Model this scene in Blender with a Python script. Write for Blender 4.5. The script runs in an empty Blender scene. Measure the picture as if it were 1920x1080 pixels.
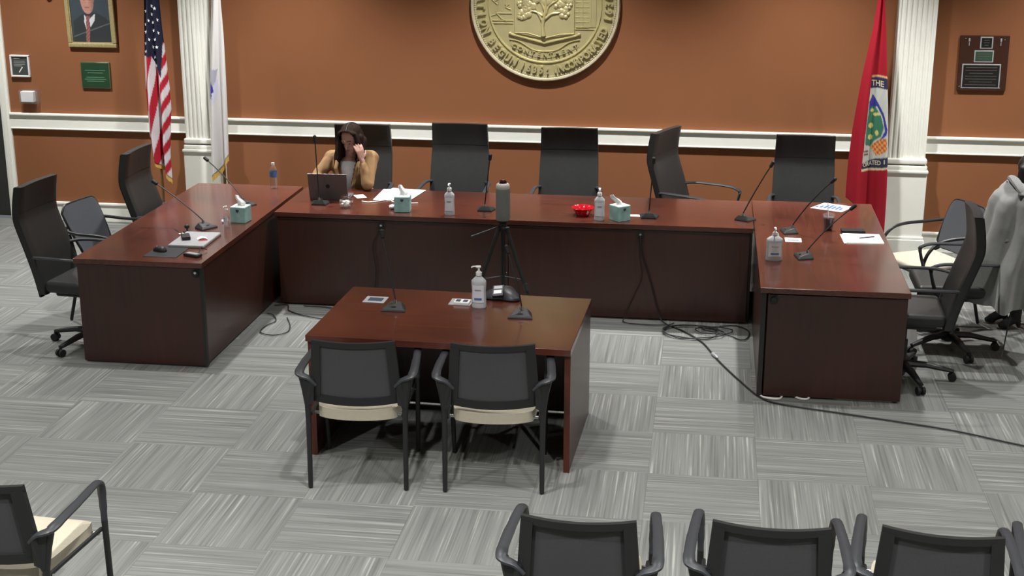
import bpy, bmesh, math, random
from mathutils import Vector, Matrix, Euler
PI = math.pi
random.seed(7)
SC = bpy.context.scene
COL = SC.collection

# ------------------------------------------------------------------ camera
def cam_axes(yaw, pitch, roll):
    cy, sy, cp, sp = math.cos(yaw), math.sin(yaw), math.cos(pitch), math.sin(pitch)
    f = Vector((sy*cp, cy*cp, -sp)); r = Vector((cy, -sy, 0)); u = r.cross(f)
    cr, sr = math.cos(roll), math.sin(roll)
    return r*cr + u*sr, u*cr - r*sr, f
cd = bpy.data.cameras.new('camera'); cam = bpy.data.objects.new('camera', cd); COL.objects.link(cam)
r_, u_, f_ = cam_axes(-0.139567, 0.287826, 0.001817)
M = Matrix((r_, u_, -f_)).transposed().to_4x4(); M.translation = Vector((0.26105, -9.2108, 3.25888))
cam.matrix_world = M
cd.sensor_width = 36; cd.lens = 2650.63*36/1920; cd.clip_start = 0.05; cd.clip_end = 60
SC.camera = cam

# ------------------------------------------------------------------ world, exposure
SC.view_settings.view_transform = 'Standard'; SC.view_settings.look = 'None'
SC.view_settings.gamma = 1; SC.view_settings.use_curve_mapping = False
SC.view_settings.exposure = 0.0
W = bpy.data.worlds.new('world'); SC.world = W; W.use_nodes = True
W.node_tree.nodes['Background'].inputs[0].default_value = (0.9, 0.95, 1, 1)
W.node_tree.nodes['Background'].inputs[1].default_value = 0.16

CEIL = 3.75
LAMPS = [(x, y, k*(1.0 if abs(x+1.2) < 3 else .95)) for y, k in ((2.05, 2.2), (-.1, .88), (-2.8, 1.0), (-5.4, 2.0)) for x in (-5.75, -3.5, -1.2, 1.05, 3.3)]
LP = 260.0
for i, (x, y, k) in enumerate(LAMPS):
    ld = bpy.data.lights.new('downlight', 'SPOT'); ld.shadow_soft_size = .06
    ld.energy = LP*k; ld.color = (1.0, 0.985, 0.962); ld.spot_size = math.radians(104 if y > 1 else (92 if y > -4 else 140)); ld.spot_blend = .75 if y > 1 else .9
    lo = bpy.data.objects.new('downlight', ld); COL.objects.link(lo); lo.location = (x, y, CEIL-0.03)

# ------------------------------------------------------------------ materials
def lin(c):
    if isinstance(c, str):
        c = tuple(int(c[i:i+2], 16) for i in (0, 2, 4))
    o = []
    for v in c[:3]:
        v = v/255
        o.append(v/12.92 if v <= .04045 else ((v+.055)/1.055)**2.4)
    return (*o, 1)
DK = dict(striped_carpet=.60, carpet_backing=.6, mahogany_top=.70, mahogany_top_y=.80, mahogany_panel=.74, mahogany_edge=.6, black_leather=.62, chair_shell=.7,
          black_plastic=.8, charcoal_plastic=.85, grey_mesh_fabric=.75, blue_grey_mesh=.72, beige_upholstery=.8, black_upholstery=.6, orange_paint=.83, grey_wool=.62, grey_lining=.6,
          tan_blazer=.8, aqua_box=1.05, laptop_grey=.7, gold_paint=1.0, gilt_frame=.8, walnut=.7, dark_brown_hair=.8, skin=.75, silver_plastic=.95, dark_door=.6, green_plaque=.7, grey_mesh_body=.75)
def mat(name, col, rough=.6, metal=0, var=.08, scale=12, bump=0, stretch=(1, 1, 1), coat=0, trans=0, ior=1.45, alpha=1, emit=0, sheen=0, obj=True, spec=.5):
    m = bpy.data.materials.new(name); m.use_nodes = True
    nt = m.node_tree; n = nt.nodes; l = nt.links; b = n['Principled BSDF']
    tc = n.new('ShaderNodeTexCoord'); mp = n.new('ShaderNodeMapping'); mp.inputs['Scale'].default_value = stretch
    nz = n.new('ShaderNodeTexNoise'); nz.inputs['Scale'].default_value = scale; nz.inputs['Detail'].default_value = 4
    l.new(tc.outputs['Object'], mp.inputs[0]); l.new(mp.outputs[0], nz.inputs['Vector'])
    rp = n.new('ShaderNodeValToRGB'); c = lin(col); c = tuple(v*DK.get(name, 1) for v in c[:3])+(1,)
    rp.color_ramp.elements[0].position = .3; rp.color_ramp.elements[1].position = .7
    rp.color_ramp.elements[0].color = tuple(v*(1-var) for v in c[:3])+(1,)
    rp.color_ramp.elements[1].color = tuple(min(1, v*(1+var)) for v in c[:3])+(1,)
    l.new(nz.outputs[0], rp.inputs[0]); l.new(rp.outputs[0], b.inputs['Base Color'])
    b.inputs['Roughness'].default_value = rough; b.inputs['Metallic'].default_value = metal
    b.inputs['Specular IOR Level'].default_value = spec
    b.inputs['Coat Weight'].default_value = coat; b.inputs['Coat Roughness'].default_value = .12
    b.inputs['Transmission Weight'].default_value = trans; b.inputs['IOR'].default_value = ior; b.inputs['Alpha'].default_value = alpha
    b.inputs['Sheen Weight'].default_value = sheen
    if emit:
        l.new(rp.outputs[0], b.inputs['Emission Color']); b.inputs['Emission Strength'].default_value = emit
    if bump:
        bp = n.new('ShaderNodeBump'); bp.inputs['Strength'].default_value = bump; bp.inputs['Distance'].default_value = .002
        l.new(nz.outputs[0], bp.inputs['Height']); l.new(bp.outputs[0], b.inputs['Normal'])
    return m
def wood(name, dark, light, rough, axis, coat=0, spec=.5):
    st = [22, 22, 22]; st[axis] = 1.1
    m = bpy.data.materials.new(name); m.use_nodes = True
    nt = m.node_tree; n = nt.nodes; l = nt.links; b = n['Principled BSDF']
    tc = n.new('ShaderNodeTexCoord'); mp = n.new('ShaderNodeMapping'); mp.inputs['Scale'].default_value = st
    nz = n.new('ShaderNodeTexNoise'); nz.inputs['Scale'].default_value = 1.6; nz.inputs['Detail'].default_value = 6; nz.inputs['Distortion'].default_value = .6
    n2 = n.new('ShaderNodeTexNoise'); n2.inputs['Scale'].default_value = 1.3
    l.new(tc.outputs['Object'], mp.inputs[0]); l.new(mp.outputs[0], nz.inputs['Vector']); l.new(tc.outputs['Object'], n2.inputs['Vector'])
    ad = n.new('ShaderNodeMath'); ad.operation = 'MULTIPLY_ADD'; ad.inputs[1].default_value = .6
    l.new(nz.outputs[0], ad.inputs[0]); l.new(n2.outputs[0], ad.inputs[2])
    rp = n.new('ShaderNodeValToRGB'); rp.color_ramp.elements[0].position = .55; rp.color_ramp.elements[1].position = 1.05
    rp.color_ramp.elements[0].color = tuple(v*DK.get(name, 1) for v in lin(dark)[:3])+(1,); rp.color_ramp.elements[1].color = tuple(v*DK.get(name, 1) for v in lin(light)[:3])+(1,)
    l.new(ad.outputs[0], rp.inputs[0]); l.new(rp.outputs[0], b.inputs['Base Color'])
    b.inputs['Roughness'].default_value = rough; b.inputs['Coat Weight'].default_value = coat; b.inputs['Coat Roughness'].default_value = .1
    b.inputs['Specular IOR Level'].default_value = spec
    return m
def carpet_mat(name, c0, c1, c2):
    m = bpy.data.materials.new(name); m.use_nodes = True
    nt = m.node_tree; n = nt.nodes; l = nt.links; b = n['Principled BSDF']
    tc = n.new('ShaderNodeTexCoord'); oi = n.new('ShaderNodeObjectInfo')
    ml = n.new('ShaderNodeMath'); ml.operation = 'MULTIPLY'; ml.inputs[1].default_value = 91
    l.new(oi.outputs['Random'], ml.inputs[0])
    cx = n.new('ShaderNodeCombineXYZ'); l.new(ml.outputs[0], cx.inputs[0]); l.new(ml.outputs[0], cx.inputs[1])
    va = n.new('ShaderNodeVectorMath'); va.operation = 'ADD'; l.new(tc.outputs['Object'], va.inputs[0]); l.new(cx.outputs[0], va.inputs[1])
    outs = []
    for sx, sy, det in ((80, 1.1, 3), (24, .7, 2)):
        mp = n.new('ShaderNodeMapping'); mp.inputs['Scale'].default_value = (sx, sy, 1)
        nz = n.new('ShaderNodeTexNoise'); nz.inputs['Scale'].default_value = 1; nz.inputs['Detail'].default_value = det
        l.new(va.outputs[0], mp.inputs[0]); l.new(mp.outputs[0], nz.inputs['Vector']); outs.append(nz.outputs[0])
    r1 = n.new('ShaderNodeValToRGB'); e = r1.color_ramp.elements
    e[0].position = .34; e[0].color = lin(c0); e[1].position = .52; e[1].color = lin(c1)
    e2 = r1.color_ramp.elements.new(.60); e2.color = lin(c1); e3 = r1.color_ramp.elements.new(.68); e3.color = lin(c2)
    l.new(outs[0], r1.inputs[0])
    r2 = n.new('ShaderNodeValToRGB'); r2.color_ramp.elements[0].position = .35; r2.color_ramp.elements[1].position = .65
    k = DK[name]; r2.color_ramp.elements[0].color = (.84*k, .85*k, .85*k, 1); r2.color_ramp.elements[1].color = (1.08*k, 1.10*k, 1.10*k, 1)
    l.new(outs[1], r2.inputs[0])
    mx = n.new('ShaderNodeMix'); mx.data_type = 'RGBA'; mx.blend_type = 'MULTIPLY'; mx.inputs[0].default_value = 1
    l.new(r1.outputs[0], mx.inputs[6]); l.new(r2.outputs[0], mx.inputs[7]); l.new(mx.outputs[2], b.inputs['Base Color'])
    b.inputs['Roughness'].default_value = .95; b.inputs['Specular IOR Level'].default_value = .15
    bp = n.new('ShaderNodeBump'); bp.inputs['Strength'].default_value = .4; bp.inputs['Distance'].default_value = .003
    l.new(outs[0], bp.inputs['Height']); l.new(bp.outputs[0], b.inputs['Normal'])
    return m
def print_mat(name, rough=.8, spec=.3):
    m = bpy.data.materials.new(name); m.use_nodes = True
    nt = m.node_tree; b = nt.nodes['Principled BSDF']
    a = nt.nodes.new('ShaderNodeVertexColor'); a.layer_name = 'Col'
    nt.links.new(a.outputs[0], b.inputs['Base Color']); b.inputs['Roughness'].default_value = rough
    b.inputs['Specular IOR Level'].default_value = spec
    return m
MT = dict(
    wall=mat('orange_paint', (146, 92, 57), .85, var=.02, scale=3, bump=.05),
    trim=mat('white_paint', (236, 237, 228), .45, var=.015),
    ceiling=mat('ceiling_white', (200, 198, 190), .9),
    otherwall=mat('cream_wall', (186, 178, 160), .9),
    door=mat('dark_door', (70, 72, 70), .5),
    top=wood('mahogany_top', (66, 32, 24), (104, 54, 40), .25, 0, .25),
    topy=wood('mahogany_top_y', (66, 32, 24), (104, 54, 40), .25, 1, .25),
    panel=wood('mahogany_panel', (54, 29, 22), (72, 38, 28), .35, 2, .15),
    edge=mat('mahogany_edge', (96, 48, 34), .35, var=.1),
    blackgap=mat('black_laminate', (38, 38, 38), .6),
    leather=mat('black_leather', (56, 57, 57), .42, var=.08, scale=30, bump=.1),
    shell=mat('chair_shell', (36, 37, 38), .5),
    plastic=mat('black_plastic', (34, 35, 36), .45, var=.05),
    plastic2=mat('charcoal_plastic', (52, 54, 58), .42, var=.05),
    mesh=mat('grey_mesh_fabric', (76, 77, 79), .85, var=.12, scale=260),
    mesh2=mat('blue_grey_mesh', (92, 95, 102), .8, var=.1, scale=200),
    beige=mat('beige_upholstery', (196, 188, 168), .8, var=.04, scale=60, bump=.1),
    darkseat=mat('black_upholstery', (58, 60, 62), .8, var=.06),
    chrome=mat('chrome', (200, 200, 200), .2, metal=1),
    silver=mat('silver_plastic', (172, 173, 176), .4, metal=.15),
    silver2=mat('laptop_grey', (128, 122, 122), .4, metal=.4),
    miccol=mat('dark_mic_plastic', (36, 38, 38), .5),
    gold=mat('gold_paint', (200, 190, 142), .32, metal=.45, var=.06, scale=8),
    goldrim=mat('pale_gold_rim', (206, 198, 170), .35, metal=.3),
    goldfr=mat('gilt_frame', (196, 180, 130), .4, metal=.3, var=.15, scale=60),
    fringe=mat('gold_fringe', (206, 168, 84), .7, var=.25, scale=200, stretch=(1, 1, .1)),
    polewood=mat('flagpole_wood', (120, 92, 52), .4),
    whitep=mat('white_plastic', (226, 226, 224), .4, var=.02),
    paper=mat('white_paper', (240, 240, 240), .8, var=.01),
    tissue=mat('white_tissue', (236, 236, 236), .9, var=.02),
    bottle=mat('translucent_bottle', (205, 208, 212), .35, var=.02, trans=.25),
    clear=mat('clear_plastic', (236, 240, 244), .08, var=0, trans=.9, ior=1.3, alpha=.28),
    glass=mat('clear_glass', (235, 238, 240), .03, var=0, trans=1, ior=1.45, alpha=.3),
    water=mat('water', (235, 245, 255), .02, var=0, trans=1, ior=1.2, alpha=.35),
    gel=mat('label_pale', (214, 214, 222), .5),
    bluel=mat('blue_label', (76, 108, 158), .5, var=.3, scale=60),
    aqua=mat('aqua_box', (138, 176, 172), .7, var=.22, scale=14),
    boxtop=mat('pale_box_top', (206, 216, 212), .7),
    navy=mat('navy_print', (52, 62, 84), .6),
    red=mat('red_glass', (196, 14, 34), .12, var=.1, coat=.5, trans=.2),
    candy=mat('white_candy', (240, 240, 236), .6),
    coffee=mat('dark_coffee', (46, 26, 20), .2),
    rubber=mat('rubber', (24, 24, 25), .7),
    owl=mat('grey_mesh_body', (142, 144, 140), .7, var=.05, scale=150),
    owltop=mat('pale_grey_plastic', (186, 184, 178), .5),
    lens=mat('dark_red_lens', (40, 14, 14), .1),
    skin=mat('skin', (206, 158, 142), .55, var=.04),
    hair=mat('dark_brown_hair', (46, 33, 27), .8, spec=.15, var=.35, scale=60, stretch=(1, 1, .08)),
    black_hair=mat('black_hair', (24, 22, 23), .5, var=.3, scale=60),
    tan=mat('tan_blazer', (160, 124, 84), .8, var=.06, scale=20),
    shirt=mat('white_shirt', (222, 226, 232), .8),
    pants=mat('dark_trousers', (38, 38, 44), .85),
    eye=mat('eye_dark', (36, 26, 22), .3), eyew=mat('eye_white', (150, 135, 128), .4), lip=mat('lips', (168, 92, 88), .5),
    coat=mat('grey_wool', (150, 152, 150), .9, var=.06, scale=30, sheen=.2),
    coatin=mat('grey_lining', (112, 113, 112), .85, var=.05),
    green=mat('green_plaque', (42, 78, 54), .35, var=.06), greenedge=mat('bronze_green', (98, 104, 72), .4, metal=.4),
    greentxt=mat('pale_green_print', (84, 122, 92), .5),
    walnut=mat('walnut', (70, 42, 30), .35, var=.15, scale=20, stretch=(1, 1, 6)), brassblack=mat('black_plate', (40, 40, 38), .25, metal=.3), greenplate=mat('green_plate', (52, 76, 62), .3),
    platetxt=mat('engraving', (96, 92, 84), .4),
    slate=mat('slate_print', (62, 68, 66), .6), greytxt=mat('grey_print', (140, 144, 140), .6),
    lcd=mat('lcd', (170, 180, 184), .3), bluep=mat('blue_print', (64, 104, 176), .6), redp=mat('red_print', (190, 60, 60), .6),
    sconce=mat('white_glass_sconce', (225, 222, 212), .3),
    lamp=mat('lamp_diffuser', (255, 245, 228), .5, var=0, emit=3),
    prt=print_mat('printed_colours'), prtgloss=print_mat('painted_canvas', .45, .5),
    carpet=carpet_mat('striped_carpet', (130, 131, 128), (150, 151, 148), (186, 187, 180)),
    underlay=mat('carpet_backing', (110, 110, 106), .95),
    wire=mat('black_cable', (28, 28, 29), .6), wwire=mat('white_cable', (220, 218, 212), .5),
    hand=mat('hand_pale', (208, 168, 156), .55),
)

# ------------------------------------------------------------------ helpers
class MB:
    def __init__(s): s.bm = bmesh.new()
    def _add(s, verts, faces, T=None):
        vs = [s.bm.verts.new(T @ Vector(v) if T else Vector(v)) for v in verts]
        for f in faces:
            try: s.bm.faces.new([vs[i] for i in f])
            except ValueError: pass
        return s
    def box(s, c, d, rot=(0, 0, 0), bev=0, seg=1):
        b = bmesh.new(); bmesh.ops.create_cube(b, size=1)
        for v in b.verts: v.co = Vector((v.co.x*d[0], v.co.y*d[1], v.co.z*d[2]))
        if bev: bmesh.ops.bevel(b, geom=list(b.edges), offset=bev, segments=seg, affect='EDGES', profile=.5)
        return s._merge(b, Matrix.Translation(c) @ Euler(rot).to_matrix().to_4x4())
    def _merge(s, b, T=None):
        b.verts.index_update(); b.faces.ensure_lookup_table()
        s._add([v.co.copy() for v in b.verts], [[v.index for v in f.verts] for f in b.faces], T); b.free(); return s
    def sphere(s, c, r, seg=12, ring=8, rot=(0, 0, 0)):
        b = bmesh.new(); bmesh.ops.create_uvsphere(b, u_segments=seg, v_segments=ring, radius=1)
        if not hasattr(r, '__len__'): r = (r, r, r)
        return s._merge(b, Matrix.Translation(c) @ Euler(rot).to_matrix().to_4x4() @ Matrix.Diagonal((*r, 1)))
    def cyl(s, a, b_, r, r2=None, seg=12):
        a = Vector(a); b_ = Vector(b_); r2 = r if r2 is None else r2
        d = b_-a; q = d.to_track_quat('Z', 'Y').to_matrix().to_4x4()
        vs = []; n = seg
        for k, (z, rr) in enumerate(((0, r), (d.length, r2))):
            for i in range(n):
                t = 2*PI*i/n; vs.append((rr*math.cos(t), rr*math.sin(t), z))
        fs = [[i, (i+1) % n, n+(i+1) % n, n+i] for i in range(n)]+[list(range(n))[::-1], list(range(n, 2*n))]
        return s._add(vs, fs, Matrix.Translation(a) @ q)
    def tube(s, pts, r, seg=8, flat=1.0, smooth=0, up=None):
        pts = [Vector(p) for p in pts]
        if smooth: pts = catmull(pts, smooth)
        n = len(pts); rs = r if hasattr(r, '__len__') else [r]*n
        if len(rs) != n: rs = [rs[min(len(rs)-1, int(round(i*(len(rs)-1)/(n-1))))] for i in range(n)]
        vs = []; prev = None
        for i, p in enumerate(pts):
            t = (pts[min(i+1, n-1)]-pts[max(i-1, 0)]).normalized()
            ref = Vector(up) if up else (prev if prev else (Vector((0, 0, 1)) if abs(t.z) < .9 else Vector((1, 0, 0))))
            a = (ref - t*ref.dot(t)); a = a.normalized() if a.length > 1e-6 else t.orthogonal().normalized()
            b = t.cross(a); prev = a
            for k in range(seg):
                th = 2*PI*k/seg; vs.append(p + a*(rs[i]*flat*math.cos(th)) + b*(rs[i]*math.sin(th)))
        fs = []
        for i in range(n-1):
            for k in range(seg):
                fs.append([i*seg+k, i*seg+(k+1) % seg, (i+1)*seg+(k+1) % seg, (i+1)*seg+k])
        fs.append(list(range(seg))[::-1]); fs.append([(n-1)*seg+k for k in range(seg)])
        return s._add(vs, fs)
    def lathe(s, prof, c=(0, 0, 0), seg=20, sx=1, sy=1, rot=0):
        prof = [(max(r, .0006), z) for r, z in prof]; vs = []; n = len(prof)
        for (r, z) in prof:
            for k in range(seg):
                t = 2*PI*k/seg+rot; vs.append((c[0]+r*sx*math.cos(t), c[1]+r*sy*math.sin(t), c[2]+z))
        fs = [[i*seg+k, i*seg+(k+1) % seg, (i+1)*seg+(k+1) % seg, (i+1)*seg+k] for i in range(n-1) for k in range(seg)]
        if prof[0] != prof[-1]: fs.append(list(range(seg))[::-1])
        if prof[0] != prof[-1]: fs.append([(n-1)*seg+k for k in range(seg)])
        return s._add(vs, fs)
    def prism(s, poly, z0, z1, T=None):
        n = len(poly); vs = [(x, y, z0) for x, y in poly]+[(x, y, z1) for x, y in poly]
        fs = [[i, (i+1) % n, n+(i+1) % n, n+i] for i in range(n)]+[list(range(n))[::-1], list(range(n, 2*n))]
        return s._add(vs, fs, T)
    def grid(s, nx, ny, fn, close=False):
        vs = [fn(i/(nx-1), j/(ny-1)) for j in range(ny) for i in range(nx)]
        fs = [[j*nx+i, j*nx+i+1, (j+1)*nx+i+1, (j+1)*nx+i] for j in range(ny-1) for i in range(nx-1)]
        return s._add(vs, fs)
    def slab(s, nx, ny, fn, th):
        "thick curved sheet: fn(u,v)->point ; th vector offset or fn"
        A = [[Vector(fn(i/(nx-1), j/(ny-1))) for i in range(nx)] for j in range(ny)]
        B = [[A[j][i] + (Vector(th(i/(nx-1), j/(ny-1))) if callable(th) else Vector(th)) for i in range(nx)] for j in range(ny)]
        vs = [p for r in A for p in r]+[p for r in B for p in r]; o = nx*ny
        fs = []
        for j in range(ny-1):
            for i in range(nx-1):
                q = [j*nx+i, j*nx+i+1, (j+1)*nx+i+1, (j+1)*nx+i]; fs.append(q[::-1]); fs.append([o+k for k in q])
        ring = [i for i in range(nx)]+[j*nx+nx-1 for j in range(1, ny)]+[(ny-1)*nx+i for i in range(nx-2, -1, -1)]+[j*nx for j in range(ny-2, 0, -1)]
        m = len(ring)
        for k in range(m): a, b = ring[k], ring[(k+1) % m]; fs.append([a, b, o+b, o+a])
        return s._add(vs, fs)
    def obj(s, name, m, parent=None, smooth=True, ang=40):
        bmesh.ops.recalc_face_normals(s.bm, faces=s.bm.faces)
        me = bpy.data.meshes.new(name); s.bm.to_mesh(me); s.bm.free(); return link(name, me, m, parent, smooth, ang)
def link(name, me, m, parent=None, smooth=True, ang=40):
    if m is not None:
        me.materials.clear(); me.materials.append(MT[m] if isinstance(m, str) else m)
    o = bpy.data.objects.new(name, me); COL.objects.link(o)
    if smooth:
        me.shade_smooth()
        if ang:
            me.set_sharp_from_angle(angle=math.radians(ang)); wn = o.modifiers.new('wn', 'WEIGHTED_NORMAL'); wn.keep_sharp = True; wn.weight = 60
    if parent: o.parent = parent
    return o
def catmull(p, k):
    out = []
    for i in range(len(p)-1):
        a, b, c, d = p[max(i-1, 0)], p[i], p[i+1], p[min(i+2, len(p)-1)]
        for j in range(k):
            t = j/k
            out.append(.5*((2*b)+(c-a)*t+(2*a-5*b+4*c-d)*t*t+(3*b-a-3*c+d)*t**3))
    out.append(p[-1]); return out
def tag(o, label, cat=None, group=None, kind=None):
    if label: o['label'] = label
    if cat: o['category'] = cat
    if group: o['group'] = group
    if kind: o['kind'] = kind
    return o
def thing(name, label, cat, loc=(0, 0, 0), rz=0, group=None):
    o = bpy.data.objects.new(name, None); COL.objects.link(o); o.location = loc; o.rotation_euler = (0, 0, rz)
    o.empty_display_size = .1
    return tag(o, label, cat, group)
def dup(root, loc, rz, label, group=None):
    r = root.copy(); COL.objects.link(r); r.location = loc; r.rotation_euler = (0, 0, rz); r['label'] = label
    if group: r['group'] = group
    for ch in list(root.children):
        c = ch.copy(); COL.objects.link(c); c.parent = r
        for g in list(ch.children):
            d = g.copy(); COL.objects.link(d); d.parent = c
    return r
def text_mesh(s, size, ext=.0, bold=0.0, align='CENTER'):
    cu = bpy.data.curves.new('t', 'FONT'); cu.body = s; cu.size = size; cu.extrude = ext; cu.offset = bold; cu.align_x = align; cu.align_y = 'CENTER'
    cu.resolution_u = 2
    o = bpy.data.objects.new('t', cu); COL.objects.link(o)
    dg = bpy.context.evaluated_depsgraph_get(); me = bpy.data.meshes.new_from_object(o.evaluated_get(dg))
    V = [v.co.copy() for v in me.vertices]; F = [list(p.vertices) for p in me.polygons]
    bpy.data.objects.remove(o); bpy.data.curves.remove(cu); bpy.data.meshes.remove(me)
    return V, F
def blob(name, m, parts, voxel=.01, smooth=4, parent=None, warp=None, cut=None):
    "one continuous surface: union of capsules (a,b,ra,rb) and ellipsoids (c,(rx,ry,rz),rot)"
    mb = MB()
    for p in parts:
        if p[0] == 'c':
            _, a, b, ra, rb = p; mb.cyl(a, b, ra, rb, 14); mb.sphere(a, ra, 14, 9); mb.sphere(b, rb, 14, 9)
        else:
            _, c, r, rot = p; mb.sphere(c, r, 18, 12, rot)
    me = bpy.data.meshes.new(name); bmesh.ops.recalc_face_normals(mb.bm, faces=mb.bm.faces); mb.bm.to_mesh(me); mb.bm.free()
    o = bpy.data.objects.new(name, me); COL.objects.link(o)
    md = o.modifiers.new('r', 'REMESH'); md.mode = 'VOXEL'; md.voxel_size = voxel
    ms = o.modifiers.new('s', 'SMOOTH'); ms.iterations = smooth; ms.factor = .5
    dg = bpy.context.evaluated_depsgraph_get(); me2 = bpy.data.meshes.new_from_object(o.evaluated_get(dg))
    bpy.data.objects.remove(o); bpy.data.meshes.remove(me)
    if warp:
        for v in me2.vertices: v.co = warp(v.co)
    if cut:
        b = bmesh.new(); b.from_mesh(me2); bmesh.ops.delete(b, geom=[v for v in b.verts if cut(v.co)], context='VERTS'); b.to_mesh(me2); b.free()
    return link(name, me2, m, parent, True, None)
def paint(name, nx, ny, pos, col, m='prt', parent=None):
    "flat print: dense sheet whose colour attribute holds the printed colours"
    me = bpy.data.meshes.new(name)
    vs = [pos(i/(nx-1), j/(ny-1)) for j in range(ny) for i in range(nx)]
    fs = [[j*nx+i, j*nx+i+1, (j+1)*nx+i+1, (j+1)*nx+i] for j in range(ny-1) for i in range(nx-1)]
    me.from_pydata(vs, [], fs); ca = me.color_attributes.new('Col', 'FLOAT_COLOR', 'POINT')
    buf = []
    for j in range(ny):
        for i in range(nx): buf += lin(col(i/(nx-1), j/(ny-1)))
    ca.data.foreach_set('color', buf); me.update()
    return link(name, me, m, parent, True, None)
def inpoly(x, y, P):
    c = False; j = len(P)-1
    for i in range(len(P)):
        xi, yi = P[i]; xj, yj = P[j]
        if (yi > y) != (yj > y) and x < (xj-xi)*(y-yi)/(yj-yi)+xi: c = not c
        j = i
    return c

# ------------------------------------------------------------------ room shell
def struct(name, mb, m, parent=None, smooth=False, label=None):
    o = mb.obj(name, m, parent, smooth)
    if not parent: o['kind'] = 'structure'
    if label: o['label'] = label
    return o
XL, XR, YB, YF, T = -8.2, 4.877, 3.36, -12.0, .6096
floor = struct('floor', MB().box(((XL+XR)/2, (YB+YF)/2, -.03), (XR-XL, YB-YF, .04)), 'carpet')
def tile_mesh(h):
    return MB().box((0, 0, 0), (T-.0003, h-.0003, .008), bev=.0008).obj('carpet_tile', 'carpet', floor, False)
t_full = tile_mesh(T); hcut = YB-5*T; t_cut = MB().box((0, 0, 0), (T-.0003, hcut-.0003, .008), bev=.0008).obj('carpet_tile', 'carpet', floor, False)
t_cuth = MB().box((0, 0, 0), (hcut-.0003, T-.0003, .008), bev=.0008).obj('carpet_tile', 'carpet', floor, False)
first = {id(t_full): True, id(t_cut): True, id(t_cuth): True}
for r in range(-6, 9):
    for c in range(-12, 8):
        vert = (c+r) % 2 == 0
        if r == -6: src = t_cut if vert else t_cuth; y = 5*T+hcut/2
        else: src = t_full; y = -(r+.5)*T
        if first[id(src)]: o = src; first[id(src)] = False
        else: o = src.copy(); COL.objects.link(o)
        o.location = ((c+.5)*T, y, -.006); o.rotation_euler = (0, 0, 0 if vert else PI/2)
struct('ceiling', MB().box(((XL+XR)/2, (YB+YF)/2, CEIL+.05), (XR-XL+.4, YB-YF+.4, .1)), 'ceiling')
DX0, DX1, DH = -7.35, -6.41, 2.15
struct('wall_back', MB().box(((DX1+XR)/2, YB+.08, CEIL/2), (XR-DX1, .16, CEIL)).box(((XL+DX0)/2, YB+.08, CEIL/2), (DX0-XL, .16, CEIL)).box(((DX0+DX1)/2, YB+.08, (CEIL+DH)/2), (DX1-DX0, .16, CEIL-DH)), 'wall')
struct('wall_left', MB().box((XL-.08, (YB+YF)/2, CEIL/2), (.16, YB-YF, CEIL)), 'otherwall')
struct('wall_right', MB().box((XR+.08, (YB+YF)/2, CEIL/2), (.16, YB-YF, CEIL)), 'otherwall')
struct('wall_front', MB().box(((XL+XR)/2, YF-.08, CEIL/2), (XR-XL, .16, CEIL)), 'otherwall')
d1 = struct('door_1', MB().box(((DX0+DX1)/2, YB+.10, DH/2), (DX1-DX0-.01, .04, DH-.01), bev=.003), 'door', label='dark door at the left end of the orange wall')
for z0, z1 in ((.25, 1.0), (1.15, 1.95)):
    MB().box(((DX0+DX1)/2, YB+.078, (z0+z1)/2), (.62, .012, z1-z0), bev=.005).obj('door_panel', 'door', d1)
MB().cyl((DX0+.1, YB+.08, 1.0), (DX0+.1, YB+.03, 1.0), .012).cyl((DX0+.1, YB+.035, 1.0), (DX0+.22, YB+.035, 1.0), .01).obj('door_handle', 'chrome', d1)
tr = MB()
for x in (DX1+.045, DX0-.045):
    tr.box((x, YB-.012, DH/2+.04), (.09, .03, DH+.08), bev=.004).box((x, YB-.03, DH/2+.04), (.05, .014, DH+.06), bev=.004)
tr.box(((DX0+DX1)/2, YB-.012, DH+.045), (DX1-DX0+.18, .03, .09), bev=.004)
struct('trim_1', tr, 'trim', label='white casing around the dark door')
def rail(x0, x1, name):
    m = MB(); L = x1-x0; cx = (x0+x1)/2
    m.box((cx, YB-.014, .962), (L, .028, .15), bev=.004)
    m.box((cx, YB-.024, 1.028), (L, .05, .022), bev=.006, seg=2)
    m.box((cx, YB-.017, .893), (L, .036, .014), bev=.004)
    struct(name, m, 'trim', label='white chair rail along the orange wall')
def base(x0, x1, name):
    m = MB(); L = x1-x0; cx = (x0+x1)/2
    m.box((cx, YB-.01, .08), (L, .02, .16), bev=.003); m.box((cx, YB-.015, .172), (L, .032, .026), bev=.007, seg=2)
    struct(name, m, 'trim', label='white baseboard below the orange wall')
COLS = [(-4.39, .30, 'left'), (1.965, .315, 'right')]
segs = [(DX1+.09, -4.39-.15), (-4.39+.15, 1.965-.157), (1.965+.157, XR)]
for i, (a, b) in enumerate(segs): rail(a, b, 'trim_%d' % (i+2)); base(a, b, ('baseboard_left', 'baseboard_back', 'baseboard_right')[i])
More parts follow.
